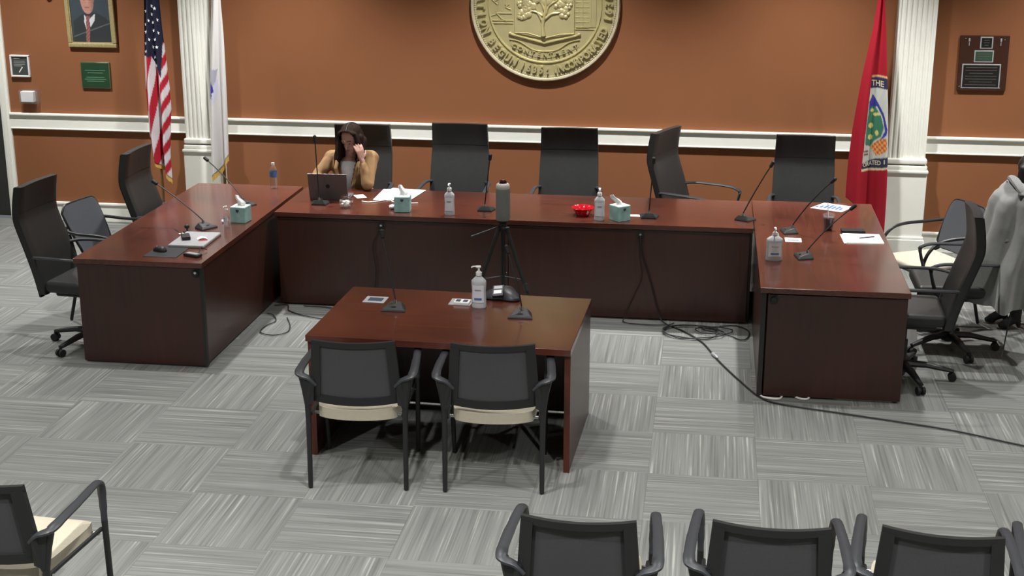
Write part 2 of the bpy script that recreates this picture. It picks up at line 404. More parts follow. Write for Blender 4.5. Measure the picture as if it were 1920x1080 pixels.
# fluted pilasters
def pilaster(cx, w, lab):
    dep = .15; y0 = YB-dep; root = thing('pilaster', lab, 'pilaster', (cx, YB, 0))
    nfl = 7; fw = .026; gap = (w-nfl*fw)/(nfl+1)
    prof = [(-w/2, 0), (-w/2, -dep)]
    for k in range(nfl):
        xs = -w/2+gap+k*(fw+gap)
        for j in range(7):
            t = PI*j/6; prof.append((xs+fw/2-fw/2*math.cos(t), -dep+.011*math.sin(t)))
    prof += [(w/2, -dep), (w/2, 0)]
    MB().prism(prof, .86, CEIL).obj('shaft', 'trim', root, False)
    pw = w+.05
    MB().box((0, -dep/2-.012, .37), (pw, dep+.024, .74), bev=.004).obj('plinth', 'trim', root, False)
    MB().box((0, -dep/2-.02, .752), (pw+.014, dep+.04, .028), bev=.008, seg=2).box((0, -dep/2-.012, .785), (pw-.005, dep+.022, .04), bev=.012, seg=3).box((0, -dep/2-.012, .84), (pw-.015, dep+.024, .05), bev=.014, seg=3).obj('base_moulding', 'trim', root, True)
    MB().box((0, -dep/2-.025, .075), (pw+.03, dep+.05, .15), bev=.004).box((0, -dep/2-.02, .162), (pw+.02, dep+.04, .026), bev=.008, seg=2).obj('foot_moulding', 'trim', root, True)
    MB().box((0, -dep/2-.02, CEIL-.2), (pw, dep+.04, .12), bev=.02, seg=2).box((0, -dep/2-.03, CEIL-.07), (pw+.05, dep+.06, .14), bev=.01).obj('capital', 'trim', root, True)
    return root
pilaster(COLS[0][0], COLS[0][1], 'white fluted pilaster on the wall beside the white flag')
pilaster(COLS[1][0], COLS[1][1], 'white fluted pilaster on the wall beside the red flag')
# recessed ceiling lamps (out of frame above)
for i, (x, y, k) in enumerate(LAMPS):
    r = thing('ceiling_light', 'round recessed ceiling light, '+('row by the seal wall', 'row above the small table', 'row above the mesh chairs', 'rearmost row')[i//5]+', '+('far left', 'left', 'middle', 'right', 'far right')[i % 5], 'ceiling light', (x, y, CEIL), 0, 'recessed ceiling lights')
    MB().lathe([(.15, 0), (.19, 0), (.19, -.012), (.15, -.02), (.15, 0)], seg=28).obj('frame', 'whitep', r)
    MB().lathe([(0.001, -.004), (.148, -.004), (.148, -.012), (0.001, -.012)], seg=24).obj('diffuser', 'lamp', r)

# ------------------------------------------------------------------ desks
DZ = .74
def grommet(parent, p, n, cap=True):
    p = Vector(p); n = Vector(n)
    g = MB().cyl(p, p+n*.006, .032, seg=20).cyl(p+n*.005, p+n*.02, .022, .018, seg=16).obj('cable_grommet', 'plastic', parent)
    if cap: MB().cyl(p+n*.019+Vector((0, 0, .006)), p+n*.024+Vector((0, 0, .006)), .009, seg=12).obj('metal_cap', 'chrome', g)
# left wing
L = thing('conference_desk', 'left wing of the mahogany desk horseshoe, holding the closed laptop', 'desk', (-3.5, .69, 0), 0, 'wings of the desk horseshoe')
MB().box((0, 0, DZ-.018), (.905, 2.42, .036), bev=.003, seg=2).obj('desktop', 'topy', L)
MB().box((0, -1.178, .355), (.87, .03, .69), bev=.002).obj('end_panel', 'panel', L)
MB().box((.422, .0, .355), (.026, 2.32, .69), bev=.002).obj('modesty_panel', 'panel', L)
MB().box((0, 1.178, .355), (.86, .03, .69), bev=.002).obj('end_panel', 'panel', L)
MB().box((.438, -1.181, .355), (.022, .032, .69)).obj('corner_strip', 'blackgap', L)
MB().box((.17, .02, .355), (.45, .026, .66)).obj('divider', 'panel', L)
MB().box((.0, -1.175, .008), (.84, .024, .016)).obj('foot_rail', 'blackgap', L)
grommet(L, (.405, -1.193, .668), (0, -1, 0))
# right wing
Rw = thing('conference_desk', 'right wing of the mahogany desk horseshoe, holding the white notebook', 'desk', (1.085, .69, 0), 0, 'wings of the desk horseshoe')
MB().box((0, 0, DZ-.018), (.925, 2.48, .036), bev=.003, seg=2).obj('desktop', 'topy', Rw)
MB().box((.02, -1.2, .352), (.86, .03, .68), bev=.002).obj('end_panel', 'panel', Rw)
MB().box((-.437, .0, .355), (.022, 2.36, .69), bev=.002).obj('modesty_panel', 'panel', Rw)
MB().box((0, .93, .355), (.86, .03, .69), bev=.002).obj('end_panel', 'panel', Rw)
MB().box((-.436, -1.203, .355), (.03, .032, .69)).obj('corner_strip', 'blackgap', Rw)
MB().box((-.17, .6, .355), (.45, .026, .66)).obj('divider', 'panel', Rw)
MB().cyl((.42, -1.19, 0), (.42, -1.19, .02), .016).obj('foot', 'plastic', Rw)
grommet(Rw, (-.375, -1.215, .66), (0, -1, 0), False)
# middle desk: one long top on two panels
Md = thing('conference_desk', 'long middle desk of the horseshoe, below the gold seal', 'desk', (-1.2, 1.44, 0), 0, None)
MB().box((0, 0, DZ-.018), (3.628, .91, .036), bev=.003, seg=2).obj('desktop', 'top', Md)
MB().box((-.9, -.43, .355), (1.79, .026, .685), bev=.002).obj('modesty_panel', 'panel', Md)
MB().box((.895, -.43, .355), (1.79, .026, .685), bev=.002).obj('modesty_panel', 'panel', Md)
for x in (-1.78, 0, 1.797): MB().box((x, .02, .352), (.03, .84, .69), bev=.002).obj('leg_panel', 'panel', Md)
MB().box((1.72, -.447, .42), (.008, .006, .40)).obj('edge_strip', 'edge', Md)
grommet(Md, (-.976, -.443, .658), (0, -1, 0)); grommet(Md, (.99, -.443, .66), (0, -1, 0))
# witness table
Tb = thing('witness_table', 'small mahogany table in front of the horseshoe with two mesh chairs tucked in', 'table', (-1.177, -1.412, 0), math.radians(-1.8))
MB().box((0, 0, DZ-.019), (1.51, .985, .038), bev=.003, seg=2).obj('tabletop', 'top', Tb)
for s in (-1, 1):
    MB().box((s*.735, .01, .35), (.032, .93, .70), bev=.002).obj('side_panel', 'panel', Tb)
    MB().box((s*.735, -.457, .35), (.034, .006, .70)).obj('panel_edging', 'edge', Tb)
MB().box((0, .44, .358), (1.43, .022, .688), bev=.002).obj('modesty_panel', 'panel', Tb)

# ------------------------------------------------------------------ executive chairs
def back_fn(w_top, w_bot, off=0):
    P = [(.20, .40), (.235, .55), (.288, .72), (.342, .88), (.358, .955), (.350, 1.06), (.330, 1.172)]
    pts = catmull([Vector((0, y, z)) for y, z in P], 4)
    def fn(u, v):
        f = v*(len(pts)-1); i = min(int(f), len(pts)-2); p = pts[i].lerp(pts[i+1], f-i)
        w = w_bot+(w_top-w_bot)*v
        x = (u-.5)*w; cur = .022*(1-(2*u-1)**2)
        rnd = .012*max(0, abs(2*u-1)-.9)/.1
        return (x, p.y+cur+off+rnd, p.z)
    return fn
def exec_chair():
    r = thing('executive_chair', 'x', 'chair')
    fn = back_fn(.475, .515)
    MB().slab(15, 26, lambda u, v: fn(u, .035+v*.725-.04*v), lambda u, v: (0, .045, 0)).obj('backrest', 'leather', r, True, 50)
    MB().slab(15, 12, lambda u, v: tuple(Vector(fn(u, .722+v*.278))+Vector((0, -.001, 0))), lambda u, v: (0, .05+.0*v, 0)).obj('headrest', 'leather', r, True, 50)
    MB().slab(13, 26, lambda u, v: tuple(Vector(fn(.02+.96*u, v*.985))+Vector((0, .048, 0))), lambda u, v: (0, .014, 0)).obj('back_shell', 'shell', r, True, 50)
    MB().box((0, -.02, .475), (.50, .50, .085), bev=.032, seg=4).obj('seat', 'leather', r)
    MB().box((0, 0, .415), (.38, .36, .035), bev=.01).box((0, .12, .40), (.12, .28, .03), bev=.008).cyl((.05, -.05, .40), (.27, -.05, .395), .008).obj('mechanism', 'plastic', r)
    for s in (-1, 1):
        MB().tube([(s*.240, .292, .68), (s*.272, .20, .69), (s*.282, 0, .69), (s*.282, -.12, .685), (s*.28, -.185, .665), (s*.275, -.20, .64), (s*.27, -.175, .54), (s*.25, -.14, .455)], .0185, 8, .62, smooth=4, up=(0, 0, 1)).obj('armrest', 'plastic2', r)
    MB().cyl((0, 0, .20), (0, 0, .40), .018, seg=14).cyl((0, 0, .08), (0, 0, .27), .028, seg=14).obj('gas_column', 'plastic', r)
    b = MB().cyl((0, 0, .065), (0, 0, .125), .05, .04, seg=16)
    for k in range(5):
        a = 2*PI*k/5+.3; d = Vector((math.cos(a), math.sin(a), 0))
        b.tube([d*.02+Vector((0, 0, .105)), d*.16+Vector((0, 0, .10)), d*.33+Vector((0, 0, .068))], [.034, .028, .018], 8, .75, up=(0, 0, 1))
    b.obj('star_base', 'plastic', r)
    for k in range(5):
        a = 2*PI*k/5+.3; d = Vector((math.cos(a), math.sin(a), 0)); t = Vector((-d.y, d.x, 0)); c = d*.33+Vector((0, 0, .027))
        MB().cyl(c+t*.008, c+t*.026, .027, seg=14).cyl(c-t*.026, c-t*.008, .027, seg=14).cyl(c-t*.01, c+t*.01, .012).cyl(c+Vector((0, 0, .01)), c+Vector((0, 0, .05)), .009).obj('caster', 'rubber', r)
    return r
EC = exec_chair()
execs = [((-4.01, -.13), 85, 'black high-backed swivel chair at the outer end of the left desk wing'),
         ((-3.775, 1.12), 89, 'black high-backed chair by the left desk wing, in front of the striped flag'),
         ((-2.65, 2.09), 3, 'black high-backed swivel chair holding the woman in the tan blazer'),
         ((-1.85, 2.26), 1, 'empty black high-backed chair behind the middle desk, next to the seated woman'),
         ((-.89, 2.18), 2, 'empty black high-backed chair behind the red bowl, below the gold seal'),
         ((.245, 2.44), 66, 'black high-backed chair turned sideways behind the middle desk'),
         ((1.045, 2.12), -1, 'empty black high-backed chair facing the inner end of the right wing, beside the red flag'),
         ((1.60, -.02), -92, 'black high-backed swivel chair at the outer end of the right desk wing'),
         ((2.0, .66), -90, 'black swivel chair on the right with the grey coat over its back')]
for i, ((x, y), a, lab) in enumerate(execs):
    if i == 0: o = EC; o.location = (x, y, 0); o.rotation_euler = (0, 0, math.radians(a)); o['label'] = lab; o['group'] = 'executive chairs around the desks'
    else: o = dup(EC, (x, y, 0), math.radians(a), lab, 'executive chairs around the desks')
tg = MB().slab(3, 5, lambda u, v: (.16-.09*u+.0*v, .05+.03*u+.02*math.sin(3*v), .44-.13*v+.02*u), (0, .002, 0)).obj('care_tag', 'boxtop', EC); tg['label'] = 'pale paper tag hanging under the seat'

# ------------------------------------------------------------------ arch-arm side chairs
def side_chair(seatmat, name='side_chair'):
    r = thing(name, 'x', 'chair')
    def bk(u, v):
        w = .43-.05*(1-v)*(1-v); x = (u-.5)*w; cr = .02*(1-(2*u-1)**2)
        k = max(0, abs(2*u-1)-.72)/.28; zt = .86-.05*k*k; zb = .50+.05*k*k
        return (x, .20+.12*v+cr, zb+(zt-zb)*v)
    MB().slab(17, 12, bk, (0, .014, 0)).obj('back_panel', 'mesh2', r, True, 60)
    n = 17; ring = [bk(i/(n-1), 0) for i in range(n)]+[bk(1, j/8) for j in range(1, 9)]+[bk(1-i/(n-1), 1) for i in range(1, n)]+[bk(0, 1-j/8) for j in range(1, 9)]
    MB().tube([Vector(p)+Vector((0, .01, 0)) for p in ring], .010, 6).obj('back_frame', 'plastic', r)
    MB().box((0, -.03, .445), (.47, .46, .06), bev=.025, seg=3).obj('seat', seatmat, r)
    for s in (-1, 1):
        MB().tube([(s*.17, .32, .70), (s*.25, .285, .69), (s*.275, .15, .68), (s*.275, -.02, .68), (s*.275, -.14, .655), (s*.272, -.22, .58), (s*.268, -.25, .46), (s*.266, -.262, .24), (s*.265, -.27, .005)], .0125, 8, smooth=4).obj('arm_and_front_leg', 'plastic', r)
        MB().tube([(s*.17, .315, .64), (s*.20, .255, .50), (s*.24, .20, .43), (s*.25, .25, .2), (s*.255, .30, .005)], .0125, 8, smooth=4).obj('rear_leg', 'plastic', r)
    MB().tube([(-.26, -.2, .405), (.26, -.2, .405)], .009).tube([(-.24, .18, .405), (.24, .18, .405)], .009).tube([(-.24, -.2, .405), (-.24, .18, .405)], .009).tube([(.24, -.2, .405), (.24, .18, .405)], .009).obj('seat_frame', 'plastic', r)
    return r
S1 = side_chair('beige'); S1.location = (1.93, 1.35, 0); S1.rotation_euler = (0, 0, math.radians(-62)); S1['label'] = 'side chair with arched arms and beige seat between the right wing and the pilaster'
S2 = side_chair('darkseat'); S2.location = (-4.09, .56, 0); S2.rotation_euler = (0, 0, math.radians(79)); S2['label'] = 'black side chair with a mesh back between the two left swivel chairs'
S3 = dup(S2, (2.97, 1.33, 0), math.radians(-95), 'black side chair under the person at the right edge of the photo')

# ------------------------------------------------------------------ stacking mesh chairs
def mesh_chair():
    r = thing('mesh_armchair', 'x', 'chair')
    def prof(v):   # y of the back as a function of height
        return .225+.055*v
    def frame(u, v):
        w = .50-.055*v; x = (u-.5)*w
        return (x, prof(v)+.035*(1-(2*u-1)**2), .505+.362*v-.018*(1-(2*u-1)**2)*(1-v)-.006*(1-(2*u-1)**2)*v)
    # frame as four curved bars
    def bar(u0, u1, v0, v1, nx, ny): return lambda a, b: frame(u0+(u1-u0)*a, v0+(v1-v0)*b)
    f = MB()
    f.slab(15, 3, bar(0, 1, .915, 1, 0, 0), (0, .022, 0)); f.slab(15, 4, bar(0, 1, 0, .13, 0, 0), (0, .022, 0))
    f.slab(3, 12, bar(0, .11, .1, .94, 0, 0), (0, .024, 0)); f.slab(3, 12, bar(.89, 1, .1, .94, 0, 0), (0, .024, 0))
    for s in (-1, 1):
        T_ = [(s*.222, .255, .64), (s*.296, .248, .655), (s*.270, .248, .48), (s*.228, .258, .50)]
        f._add(T_+[(x, y+.022, z) for x, y, z in T_], [[0, 1, 2, 3], [7, 6, 5, 4], [0, 4, 5, 1], [1, 5, 6, 2], [2, 6, 7, 3], [3, 7, 4, 0]])
    f.obj('back_frame', 'plastic', r, True, 50)
    MB().slab(15, 12, lambda u, v: tuple(Vector(frame(.09+.82*u, .11+.82*v))+Vector((0, .008, 0))), (0, .004, 0)).obj('mesh_panel', 'mesh', r)
    def seat(u, v):
        x = (u-.5)*(.45+.02*v); y = .235-.47*v
        e = max(abs(2*u-1), abs(2*v-1))**6
        a, b = abs(2*u-1), abs(2*v-1); x *= 1-.07*b**5; y -= (y-0)*.07*a**5
        return (x, y+.02*(1-(2*u-1)**2)*(1-v)*1.0, .478-.016*e-.008*(1-abs(2*u-1)**2))
    MB().slab(17, 13, seat, lambda u, v: (0, 0, -.060)).obj('seat', 'beige', r, True, 70)
    for s in (-1, 1):
        # arm: leaves the frame, flares out, runs forward and drops into the front leg
        MB().tube([(s*.215, .262, .60), (s*.25, .265, .635), (s*.292, .262, .652), (s*.308, .235, .664), (s*.306, .12, .672), (s*.298, -.02, .675), (s*.288, -.14, .678), (s*.281, -.20, .668), (s*.276, -.226, .63), (s*.272, -.236, .56), (s*.27, -.24, .46)], [.022, .024, .026, .026, .024, .022, .021, .021, .020, .018, .015], 10, .55, smooth=4, up=(0, 0, 1)).obj('armrest', 'plastic2', r)
        MB().tube([(s*.27, -.24, .47), (s*.266, -.255, .2), (s*.262, -.27, .005)], [.0145, .014, .013], 10).obj('front_leg', 'plastic', r)
        MB().tube([(s*.296, .245, .655), (s*.278, .25, .57), (s*.266, .253, .48), (s*.264, .256, .38), (s*.264, .262, .2), (s*.264, .27, .005)], [.020, .019, .0165, .0150, .0145, .0135], 10).tube([(s*.235, .262, .62), (s*.245, .26, .55), (s*.262, .256, .47)], [.024, .022, .014], 8).obj('rear_leg', 'plastic', r)
        MB().tube([(s*.255, -.235, .425), (s*.25, .245, .425)], .010).obj('side_rail', 'plastic', r)
    MB().tube([(-.262, .20, .418), (.262, .20, .418)], .0085).obj('rear_crossbar', 'chrome', r)
    MB().tube([(-.262, -.20, .418), (.262, -.20, .418)], .0085).obj('front_crossbar', 'chrome', r)
    return r
C1 = mesh_chair()
mch = [((-1.583, -2.005), 184.5, 'mesh-backed armchair with beige seat at the small table, the one on the left'),
       ((-.845, -1.95), 185, 'mesh-backed armchair with beige seat at the small table, the one behind the pump bottle'),
       ((-2.63, -3.975), 176, 'mesh-backed armchair cut off at the bottom left corner of the photo'),
       ((-.175, -3.965), 180, 'leftmost of the row of mesh-backed armchairs at the bottom right'),
       ((.565, -3.915), 179, 'second from the left of the mesh-backed armchairs in the bottom right row'),
       ((1.225, -3.885), 175, 'third from the left of the mesh-backed armchairs in the bottom right row'),
       ((1.865, -3.85), 178, 'mesh-backed armchair cut off at the bottom right corner of the photo')]
for i, ((x, y), a, lab) in enumerate(mch):
    g = 'mesh armchairs'
    if i == 0: o = C1; o.location = (x, y, 0); o.rotation_euler = (0, 0, math.radians(a)); o['label'] = lab; o['group'] = g
    else: dup(C1, (x, y, 0), math.radians(a), lab, g)

# ------------------------------------------------------------------ microphones
def mic(base, tip, ang, label, bend=.25):
    "gooseneck microphone; ang = heading of the base"
    b = Vector(base); t = Vector(tip)-b
    r = thing('gooseneck_microphone', label, 'microphone', b, 0, 'gooseneck microphones')
    R = Matrix.Rotation(math.radians(ang), 4, 'Z')
    P = [(-.055, .055, .0), (.055, .055, .0), (.075, -.055, .0), (-.075, -.055, .0)]
    Q = [(-.03, .04, .040), (.03, .04, .040), (.055, -.04, .022), (-.055, -.04, .022)]
    m = MB()._add([(x, y, z) for x, y, z in P]+[(x, y, .008) for x, y, z in P]+Q, [[3, 2, 1, 0], [0, 1, 5, 4], [1, 2, 6, 5], [2, 3, 7, 6], [3, 0, 4, 7], [4, 5, 9, 8], [5, 6, 10, 9], [6, 7, 11, 10], [7, 4, 8, 11], [8, 9, 10, 11]], R)
    bmesh.ops.bevel(m.bm, geom=list(m.bm.edges), offset=.003, segments=2, affect='EDGES')
    base_o = m.obj('base', 'miccol', r)
    MB().box((0, -.03, .0305), (.03, .010, .003), bev=.001)._merge(bmesh.new()).obj('talk_button', 'plastic2', base_o).rotation_euler = (0.0, 0, math.radians(ang))
    s0 = R @ Vector((0, .022, .034)); k = MB().cyl(s0, s0+Vector((0, 0, .022)), .012, .008, 12); k.obj('collar', 'chrome', r)
    p0 = s0+Vector((0, 0, .02)); d = t-p0
    c = p0+Vector((d.x*(.5-bend), d.y*(.5-bend), d.z*(.5+bend*.35)))
    pts = []
    for i in range(13):
        q = i/12; pts.append(p0*(1-q)**2+c*2*q*(1-q)+t*q*q)
    MB().tube(pts, .0048, 6).obj('stem', 'plastic', r)
    e = (pts[-1]-pts[-3]).normalized()
    MB().tube([t-e*.03, t-e*.025, t+e*.018, t+e*.026], [.006, .013, .014, .006], 10).obj('microphone_head', 'rubber', r)
mic((-2.737, 1.297, DZ), (-2.775, 1.35, 1.25), 180, 'microphone standing upright in front of the open laptop', 0)
mic((-1.42, 1.273, DZ), (-1.37, 1.2, 1.175), 180, 'upright microphone just left of the grey conference camera', .05)
mic((-.161, 1.23, DZ), (-.135, 1.15, 1.195), 180, 'upright microphone beside the small white card on the middle desk', 0)
mic((.55, 1.25, DZ), (.735, 1.25, 1.172), 150, 'microphone at the right end of the middle desk, leaning right', .05)
mic((-3.358, .42, DZ), (-3.77, .53, 1.045), 60, 'microphone beside the aqua tissue box on the left wing, leaning left', .08)
mic((-3.30, 1.16, DZ), (-3.687, 1.4, 1.05), 60, 'microphone behind the aqua tissue box on the left wing, leaning left', .1)
mic((.868, .917, DZ), (1.151, .85, 1.146), -80, 'farther microphone on the right wing, leaning over the iced coffee', .1)
mic((.934, .223, DZ), (1.244, .3, 1.083), -80, 'nearer microphone on the right wing, beside the sanitizer bottle', .1)
mic((-1.553, -1.331, DZ), (-1.650, -1.2, 1.17), 0, 'left microphone on the small table', .05)
mic((-.788, -1.358, DZ), (-.885, -1.26, 1.12), 0, 'right microphone on the small table, beside the conference phone', .12)

# ------------------------------------------------------------------ bottles, boxes
def pump_bottle(loc, rz, label, bodym='bottle', h=.25, w=.078, labelm='gel', blue=False, clear=False, pr=0):
    r = thing('sanitizer_bottle', label, 'bottle', loc, rz, 'hand sanitizer bottles')
    k = h/.25
    prof = [(.0, 0), (w/2*.92, 0), (w/2, .008*k), (w/2*.97, .06*k), (w/2*.93, .10*k), (w/2, .145*k), (w/2*.96, .160*k), (w/2*.55, .178*k), (.015*k, .186*k), (.015*k, .195*k)]
    b = MB().lathe(prof, seg=24, sy=.62).obj('bottle_body', bodym, r)
    if clear: MB().lathe([(0, .004), (w/2*.85, .006), (w/2*.88, .13*k), (0, .131*k)], seg=18, sy=.55).obj('gel', 'water', r)
    def lb(u, v):
        t = -PI/2+(u-.5)*1.7; z = (.035+.10*v)*k
        rr = w/2*(1.012 if v < .2 or v > .8 else 1.0)
        return (rr*math.cos(t), rr*.62*math.sin(t)-.0008, z)
    la = MB().slab(9, 5, lb, (0, -.0012, 0)).obj('label', labelm, b)
    if blue: MB().slab(7, 2, lambda u, v: tuple(Vector(lb(.2+.6*u, .16+.12*v))+Vector((0, -.003, 0))), (0, -.0012, 0)).obj('blue_print', 'bluel', b)
    MB().slab(5, 2, lambda u, v: tuple(Vector(lb(.25+.5*u, .72+.05*v))+Vector((0, -.003, 0))), (0, -.0012, 0)).obj('print_line', 'greytxt', b)
    MB().cyl((0, 0, .190*k), (0, 0, .208*k), .0175*k, seg=16).cyl((0, 0, .208*k), (0, 0, .214*k), .012*k).obj('collar', 'whitep', r)
    MB().cyl((0, 0, .205*k), (0, 0, .235*k), .0055*k).box((0, -.002, .240*k), (.018*k, .028*k, .012*k), bev=.003).tube([(0, -.01*k, .242*k), (0, -.034*k, .241*k), (0, -.042*k, .235*k)], .0045*k).obj('pump', 'whitep', r).rotation_euler = (0, 0, pr)
    return r
pump_bottle((-1.665, 1.085, DZ), 0, 'pump sanitizer bottle between the tissue box and the microphone, middle desk left half')
pump_bottle((-.526, 1.085, DZ), .1, 'pump sanitizer bottle right beside the red bowl')
pump_bottle((-1.062, -1.215, DZ), -.05, 'large pump sanitizer bottle on the small table', h=.262, w=.092, blue=True, pr=-1.4)
pump_bottle((.728, .125, DZ), .1, 'squat sanitizer bottle with a blue label line on the right wing', h=.232, w=.112, blue=True, labelm='whitep')
pump_bottle((-3.205, .46, DZ), -.6, 'small clear sanitizer bottle beside the tissue box on the left wing', 'clear', h=.165, w=.062, clear=True)
# folded white wipe draped behind the squat bottle
sh = MB().slab(7, 9, lambda u, v: ((u-.5)*(.09-.05*v), .02*math.sin(u*5)+.01*v, .10+.10*v+.008*math.sin(9*u)), (0, .003, 0)).obj('paper_wipe', 'tissue')
sh.location = (.735, .185, DZ-.03); tag(sh, 'white paper wipe standing up behind the squat sanitizer bottle', 'tissue')
def tissue_box(loc, rz, label, tilt, s=.125):
    r = thing('tissue_box', label, 'tissue box', loc, rz, 'aqua tissue boxes')
    b = MB().box((0, 0, s/2), (s, s, s), bev=.003).obj('carton', 'aqua', r, False)
    MB().lathe([(.0, 0), (.036, 0), (.036, .0015), (0, .0015)], (0, 0, s), seg=20, sy=.7).obj('opening', 'boxtop', b)
    MB().prism([(-.012, .006), (.012, .006), (.012, -.006), (0, -.016), (-.012, -.006)], 0, .0015, Matrix.Translation((0, -s/2-.0002, s-.022)) @ Matrix.Rotation(PI/2, 4, 'X')).obj('badge', 'navy', b)
    MB().box((0, 0, s+.0008), (s*.96, s*.96, .0016)).obj('top_print', 'boxtop', b)
    def tf(u, v):
        w = .055*(1-.45*v*v)+.012*math.sin(3*v); a = (u-.5)*w
        return (a+tilt[0]*v+.012*math.sin(5*v), .012*math.sin(7*u+2*v)+tilt[1]*v, s-.004+.092*v*(1-.15*abs(u-.4)*2))
    MB().slab(9, 10, tf, (0, .0012, 0)).obj('tissue', 'tissue', r)
tissue_box((-3.165, .655, DZ), math.radians(-6), 'aqua tissue box on the left wing, beside the clear sanitizer bottle', (-.015, 0), .118)
tissue_box((-2.045, 1.165, DZ), math.radians(6), 'aqua tissue box on the middle desk in front of the white papers', (-.005, .01), .12)
tissue_box((-.375, 1.115, DZ), math.radians(42), 'aqua tissue box with a tall tissue, right of the red bowl', (-.045, .02), .115)
def crumple(name, loc, r, label, seed):
    random.seed(seed); m = MB(); m.sphere((0, 0, r*.6), (r, r*.8, r*.6), 12, 8)
    for v in m.bm.verts: v.co += Vector((random.uniform(-1, 1), random.uniform(-1, 1), random.uniform(-.6, 1)))*r*.22
    o = m.obj(name, 'tissue', None, False); o.location = loc; tag(o, label, 'tissue')
crumple('crumpled_tissue', (-2.135, 1.21, DZ), .028, 'crumpled white tissue left of the aqua box on the middle desk', 3)
crumple('crumpled_tissue', (-3.28, .60, DZ), .018, 'scrap of white tissue behind the clear sanitizer bottle', 5)
# water bottle
wb = thing('water_bottle', 'clear water bottle with blue label on the far end of the left wing', 'bottle', (-3.267, 1.80, DZ))
bp = [(.0, 0), (.026, 0), (.031, .006), (.030, .02), (.031, .035), (.029, .045), (.031, .055), (.031, .12), (.029, .13), (.031, .14), (.028, .165), (.014, .188), (.0125, .195)]
MB().lathe(bp, seg=20).obj('bottle_body', 'clear', wb)
MB().lathe([(0, .004), (.028, .006), (.028, .10), (0, .101)], seg=16).obj('water', 'water', wb)
MB().lathe([(.0312, .095), (.0318, .096), (.0318, .14), (.0312, .141), (.0312, .095)], seg=20).obj('label', 'bluel', wb)
MB().lathe([(0, .212), (.013, .212), (.0145, .208), (.0145, .192), (0, .192)], seg=16).obj('cap', 'whitep', wb)
# glass candy jar
jr = thing('candy_jar', 'round clear glass jar half full of white mints in front of the laptop', 'jar', (-2.50, 1.195, DZ))
MB().lathe([(0, 0), (.03, 0), (.048, .015), (.055, .04), (.05, .07), (.036, .088), (.040, .10), (.037, .10), (.033, .088), (.046, .07), (.051, .04), (.044, .018), (.028, .005), (0, .005)], seg=28).obj('glass_body', 'glass', jr)
random.seed(4)
for k in range(26):
    a = random.uniform(0, 6.28); q = random.uniform(0, .033); z = .012+random.uniform(0, .042)
    rr = min(q, .022+.3*(z-.01))
    MB().sphere((rr*math.cos(a), rr*math.sin(a), z), (.0105, .0105, .0075), 10, 6, (random.uniform(-1, 1), random.uniform(-1, 1), 0)).obj('mint', 'candy', jr)
# red bowl
rb = thing('red_bowl', 'fluted red glass bowl on the middle desk', 'bowl', (-.663, 1.225, DZ))
def bw(sc, off):
    out = []
    for (r0, z) in [(.0, .0), (.045, .0), (.055, .012), (.066, .035), (.080, .055), (.086, .062)]: out.append((r0*sc, z+off))
    return out
m = MB()
def bowl_pts(off, seg=36):
    V = []
    for (r0, z) in [(.012, .0), (.045, .0), (.055, .012), (.066, .035), (.078, .052), (.088, .060)]:
        for k in range(seg):
            t = 2*PI*k/seg; f = 1+.045*math.cos(12*t)*(z/.06); V.append(((r0-off)*f*math.cos(t), (r0-off)*f*math.sin(t), z+off*1.2))
    return V
A = bowl_pts(0); B = bowl_pts(.004); n = 36
F = [[i*n+k, i*n+(k+1) % n, (i+1)*n+(k+1) % n, (i+1)*n+k] for i in range(5) for k in range(n)]
F2 = [[f[0]+216, f[3]+216, f[2]+216, f[1]+216] for f in F]
F3 = [[180+k, 180+(k+1) % n, 396+(k+1) % n, 396+k] for k in range(n)]
m._add(A+B, F+F2+F3+[list(range(n))[::-1], [216+k for k in range(n)]]); m.obj('bowl_body', 'red', rb)
# ------------------------------------------------------------------ laptops and papers
lp = thing('laptop', 'open grey laptop in front of the woman, lid towards the camera', 'laptop', (-2.70, 1.43, DZ), math.radians(3))
MB().box((0, .115, .008), (.312, .22, .014), bev=.004, seg=2).obj('laptop_base', 'silver2', lp)
MB().box((0, .12, .0158), (.26, .10, .001)).obj('keyboard', 'plastic', lp)
Tl = Matrix.Translation((0, 0, .014)) @ Matrix.Rotation(math.radians(12), 4, 'X')
MB().box((0, 0, .108), (.312, .006, .216), bev=.003, seg=2).bm
lid = MB().box((0, 0, .108), (.312, .006, .216), bev=.0028, seg=2).obj('laptop_lid', 'silver2', lp); lid.location = (0, 0, .014); lid.rotation_euler = (math.radians(14), 0, 0)
MB().lathe([(0, 0), (.016, 0), (.016, .001), (0, .001)], seg=18, sy=1.1).obj('lid_emblem', 'plastic', lid)
e = lid.children[0]; e.rotation_euler = (PI/2, 0, 0); e.location = (0, -.003, .11)
MB().box((0, .0035, .11), (.29, .0012, .19)).obj('screen', 'lcd', lid)
cl = thing('closed_laptop', 'closed silver laptop on the left wing', 'laptop', (-3.298, .042, DZ), math.radians(1))
MB().box((0, 0, .009), (.258, .385, .016), bev=.004, seg=2).obj('laptop_body', 'silver', cl)
MB().box((0, 0, .0185), (.252, .38, .003), bev=.001).obj('laptop_lid', 'silver', cl)
ad = thing('power_adapter', 'black power adapter lying on the closed laptop', 'adapter', (-3.36, .03, DZ+.0205), math.radians(25))
MB().box((0, 0, .013), (.06, .11, .026), bev=.006, seg=2).obj('adapter_body', 'plastic', ad)
MB().tube([(0, .05, .012), (-.03, .10, .02), (-.06, .16, .03), (-.05, .2, .01)], .003, 6, smooth=4).obj('cord', 'wire', ad)
fl = MB().slab(5, 4, lambda u, v: (.07*(u-.5), .05*(v-.5), .002+.012*math.sin(PI*u)), (0, 0, .001)).obj('folded_note', 'paper'); fl.location = (-3.24, .03, DZ+.0205); fl.rotation_euler = (0, 0, .5)
tag(fl, 'small folded white note on the closed laptop', 'note')
